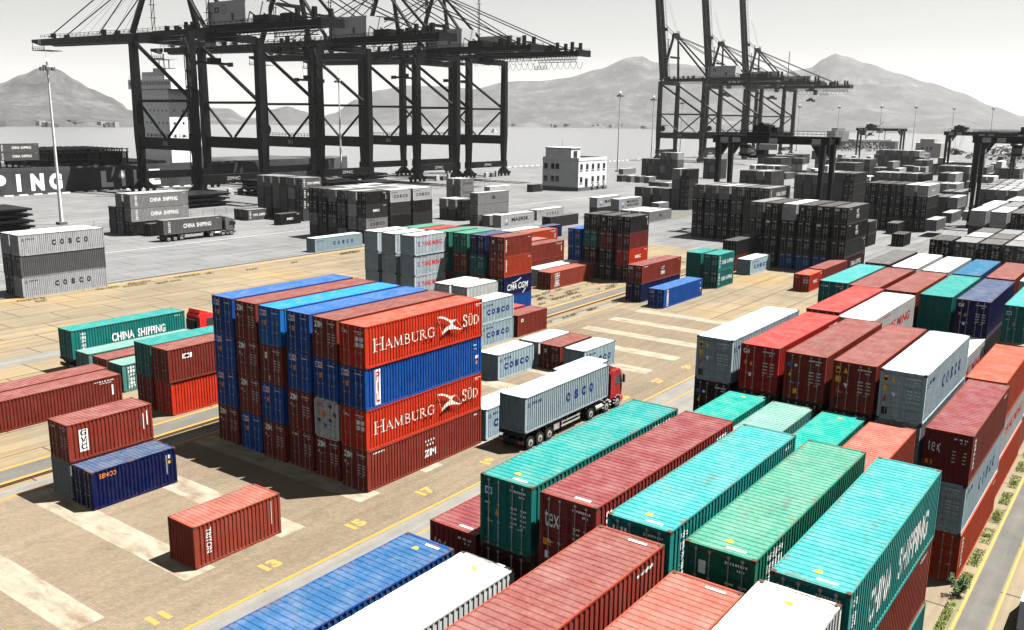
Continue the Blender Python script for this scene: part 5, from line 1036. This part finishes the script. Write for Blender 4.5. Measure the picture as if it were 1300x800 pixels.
# ------------------------------------------------------------------ light masts
for x, y, h, lab in ((105.2, 205.3, 36, 'tall white light mast in front of the ship letters'), (238, 254.9, 39, 'tall white light mast between the crane legs'), (395, 226, 38, 'white light mast standing alone right of the office'),
    (468, 246, 38, 'white light mast before the first raised crane'), (570, 300-22, 38, 'white light mast between the raised cranes'), (820, 285, 40, 'small far light mast left of the freighter'), (860, 262, 40, 'small far light mast over the freighter'), (880, 230, 41, 'small far light mast right of the freighter'), (900, 205, 41, 'small far light mast over the distant gantry'), (910, 175, 40, 'small far light mast left of the grey shed'), (890, 140, 40, 'small far light mast right of the grey shed')):
    root = tag(empty('light_mast', (x, y, 0)), lab, 'light mast', 'yard light masts')
    ob('pole', MB().tube((0, 0, .6), (0, 0, h), .40, 10, r2=.16).mesh('pole', 'mast_paint'), root); ob('base', MB().box(-.9, .9, -.9, .9, 0, .58).mesh('base', 'plinth_grey'), root)
    hd = MB().tube((0, 0, h-1.2), (0, 0, h-.8), 1.0, 12).tube((0, 0, h+.02), (0, 0, h+3), .06, 5).tube((0, 0, h+.02), (0, 0, h+.7), .7, 10, r2=.2); hd = ob('lamp_ring', hd.mesh('lamp_ring', 'mast_paint'), root)
    for k in range(6): a = k*1.047; cx, cyy = 1.3*math.cos(a), 1.3*math.sin(a); ob('lamp', MB().box(cx-.32, cx+.32, cyy-.32, cyy+.32, h-1.9, h-1.22).mesh('lamp', 'plinth_grey'), hd)
# ------------------------------------------------------------------ fence, bollards, hatch covers
fn = tag(empty('mesh_fence', (70, 186, 0), R(9.5)), 'low wire fence between the grey yard and the quay', 'fence'); pm = MB().tube((0, 0, 0), (0, 0, 1.7), .05, 5).mesh('post', 'rope_steel')
for k in range(56): ob('post', pm, fn, (k*4, 0, 0))
mb = MB()
for z in (.3, .7, 1.1, 1.6): mb.beam((0, 0, z), (220, 0, z), .03)
for k in range(440): mb.beam((k*.5, 0, .1), (k*.5, 0, 1.65), .012)
ob('wire_panel', mb.mesh('wire_panel', 'rope_steel'), fn)
bl = MB().tube((0, 0, 0), (0, 0, .7), .34, 10).tube((0, 0, .72), (0, 0, 1.0), .55, 10).mesh('bollard', 'mark_white'); kb = MB().box(-1.3, 1.3, -.3, .3, 0, .3).mesh('quay_block', 'mark_white')
for k in range(48):
    o = tag(ob('quay_block', kb, None, (100+k*4.4, 285.2, 0)), 'white concrete block on the quay edge', 'block', 'white blocks lining the quay edge')
for k in range(30): tag(ob('quay_block', kb, None, (385+k*5.2, 285.2, 0)), 'white concrete block on the quay edge', 'block', 'white blocks lining the quay edge')
def hatch(x, y, n, lab):
    for k in range(n):
        root = tag(empty('hatch_cover', (x+RC.uniform(-.5, .5), y+RC.uniform(-.5, .5), .25+k*1.25), R(RC.uniform(-2, 2))), 'dark steel hatch cover, %s from the ground, pile %s' % (ORD[k], lab), 'hatch cover', 'ship hatch covers piled on the quay')
        ob('plate', MB().box(-7, 7, -6.5, 6.5, .45, .85).mesh('plate', 'crane_paint'), root); ob('girder', MB().box(-6.6, 6.6, -5, -4.5, 0, .43).box(-6.6, 6.6, 4.5, 5, 0, .43).box(-6.6, 6.6, -.25, .25, 0, .43).mesh('girder', 'crane_paint'), root)
hatch(89, 205, 4, 'at the picture edge'); hatch(152, 222, 3, 'behind the lettered stack'); hatch(190, 236, 4, 'between the crane legs'); hatch(214, 232, 3, 'before the second crane'); hatch(206, 256, 4, 'behind the first crane leg'); hatch(252, 258, 3, 'between the second and third crane'); hatch(236, 236, 2, 'beside the middle light mast')
# ------------------------------------------------------------------ trucks
def truck(x, y, cabcol, label, length=12.6, sc=1.0, rot=0):
    """x, y = rear end and near side of the load"""
    root = tag(empty('container_truck', (x, y+WW, 0), rot), label, 'truck', 'trucks carrying containers'); root.scale = (sc, 1, 1)
    fm = MB()
    for s in (-.45, .45): fm.box(.05, length+2.2, s-.09, s+.09, 1.02, 1.36)
    for xx in (.05, 3, 6, 9, length-.25): fm.box(xx, xx+.22, -1.2, 1.2, 1.18, 1.40)
    fm.box(.02, .14, -1.15, 1.15, .55, .9)
    ob('chassis', fm.mesh('chassis', 'dark_steel'), root)
    ob('tail_light', MB().box(-.04, .015, .7, 1.1, .6, .82).box(-.04, .015, -1.1, -.7, .6, .82).mesh('tail_light', 'taillight_red'), root)
    ob('side_guard', MB().box(5.4, 8.2, -1.16, -1.12, .95, 1.08).box(5.4, 8.2, -1.16, -1.12, .6, .73).box(5.5, 5.62, -1.15, -1.10, .6, 1.2).box(8.0, 8.12, -1.15, -1.10, .6, 1.2).box(4.3, 5.1, -1.15, -.6, .6, 1.15).mesh('side_guard', 'rim_steel'), root)
    wh = MB().tube((0, -.15, 0), (0, .15, 0), .52, 18).mesh('wheel', 'rubber'); rm = MB().tube((0, -.17, 0), (0, .17, 0), .30, 12).mesh('rim', 'rim_steel'); hb = MB().tube((0, -.22, 0), (0, .22, 0), .10, 8).mesh('hub', 'dark_steel')
    T = length
    for ax in (1.0, 2.3, 3.6, T-2.7, T-.1, T+1.75):
        for s in (-1, 1):
            w = ob('wheel', wh, root, (ax, s*1.04, .52)); ob('rim', rm, w); ob('hub', hb, w)
            if ax < T-.5: ob('wheel', wh, root, (ax, s*.70, .52))
    for ax in (T-.1, T+1.75):
        for s in (-1, 1): mb = MB(); [mb.box(ax+.62*math.cos(a)-.1, ax+.62*math.cos(a)+.1, s*1.04-.2, s*1.04+.2, .52+.62*math.sin(a), .52+.62*math.sin(a)+.05) for a in [k*.45 for k in range(8)]]; ob('fender', mb.mesh('fender', 'rim_steel'), root)
    ob('fuel_tank', MB().tube((T-1.9, -.95, .78), (T-.8, -.95, .78), .3, 12).mesh('fuel_tank', 'rim_steel'), root)
    cab = MB().prism([(T+.45, 1.0), (T+2.55, .9), (T+2.62, 1.9), (T+2.45, 3.1), (T+2.15, 3.55), (T+.7, 3.62), (T+.45, 3.3)], -1.2, 1.2)
    cb = ob('cab', cab.mesh('cab', 'coat'), root, color=cabcol)
    bm = bmesh.new(); bm.from_mesh(cb.data); bmesh.ops.bevel(bm, geom=bm.edges[:], offset=.07, segments=2, affect='EDGES'); bm.to_mesh(cb.data); bm.free()
    ob('windshield', MB().quad([(T+2.645, -1.0, 2.05), (T+2.645, 1.0, 2.05), (T+2.485, 1.0, 3.0), (T+2.485, -1.0, 3.0)]).mesh('windshield', 'glass'), cb)
    for s in (-1, 1):
        ob('window', MB().quad([(T+1.3, s*1.212, 2.15), (T+2.42, s*1.212, 2.15), (T+2.34, s*1.212, 3.0), (T+1.4, s*1.212, 3.0)]).mesh('window', 'glass'), cb)
        ob('mirror', MB().box(T+2.45, T+2.6, s*1.35-.1, s*1.35+.1, 2.2, 2.9).box(T+2.5, T+2.55, min(s*1.2, s*1.36), max(s*1.2, s*1.36), 2.92, 2.97).mesh('mirror', 'dark_steel'), cb)
        ob('headlight', MB().box(T+2.56, T+2.66, s*.9-.2, s*.9+.2, 1.0, 1.25).mesh('headlight', 'lamp_glass'), cb)
    ob('bumper', MB().box(T+2.2, T+2.72, -1.22, 1.22, .45, .88).mesh('bumper', 'coat'), cb, color=cabcol); ob('grille', MB().box(T+2.60, T+2.655, -.8, .8, 1.3, 1.85).mesh('grille', 'dark_steel'), cb)
    ob('roof_deflector', MB().prism([(T+.6, 3.63), (T+1.9, 3.59), (T+.75, 4.0)], -1.0, 1.0).mesh('roof_deflector', 'coat'), cb, color=cabcol); ob('exhaust', MB().tube((T+.32, -1.0, 1.0), (T+.32, -1.0, 3.3), .1, 8).box(T+.2, T+.44, -.6, .9, 1.2, 2.9).mesh('exhaust', 'dark_steel'), root)
truck(53.4, 37.9, (.26, .011, .013), 'red-cab truck hauling a pale container past the big stack'); truck(43.3, 84.95, (.62, .02, .02), 'truck with bright red cab peeping out behind the big stack', 14.0); truck(103.1, 161.8, (.09, .09, .09), 'grey truck in the far yard hauling a lettered grey container', 12.6, 1.12)
# ---- pale van edge at the service road corner
vr = tag(empty('van', (50.6, 3.2, 0)), 'white vehicle nose cut off at the corner beside the service road', 'van'); ob('body', MB().prism([(-2.6, .45), (1.6, .45), (1.75, .9), (1.2, 1.15), (.5, 1.95), (-2.6, 2.0)], -.85, .45).mesh('body', 'white_wall'), vr)
for xx in (-1.8, 1.0): w = ob('wheel', MB().tube((xx, -.9, .34), (xx, .5, .34), .34, 14).mesh('wheel', 'rubber'), vr)
ob('window', MB().box(-2.0, .2, .452, .462, 1.3, 1.8).mesh('window', 'glass'), vr)
# ------------------------------------------------------------------ haze
hm = bpy.data.materials.new('haze_air'); hm.use_nodes = True; hn = hm.node_tree; hn.nodes.clear()
pv = hn.nodes.new('ShaderNodeVolumePrincipled'); pv.inputs['Density'].default_value = 0.000038; pv.inputs['Color'].default_value = (.85, .85, .85, 1); pv.inputs['Anisotropy'].default_value = .25
hout = hn.nodes.new('ShaderNodeOutputMaterial'); hn.links.new(pv.outputs[0], hout.inputs['Volume'])
hz_ = MB().box(-8000, 9000, -8000, 9000, -7, 420); hme = bpy.data.meshes.new('haze'); hme.from_pydata(hz_.v, [], hz_.f); hme.materials.append(hm); tag(ob('haze', hme), kind='stuff')
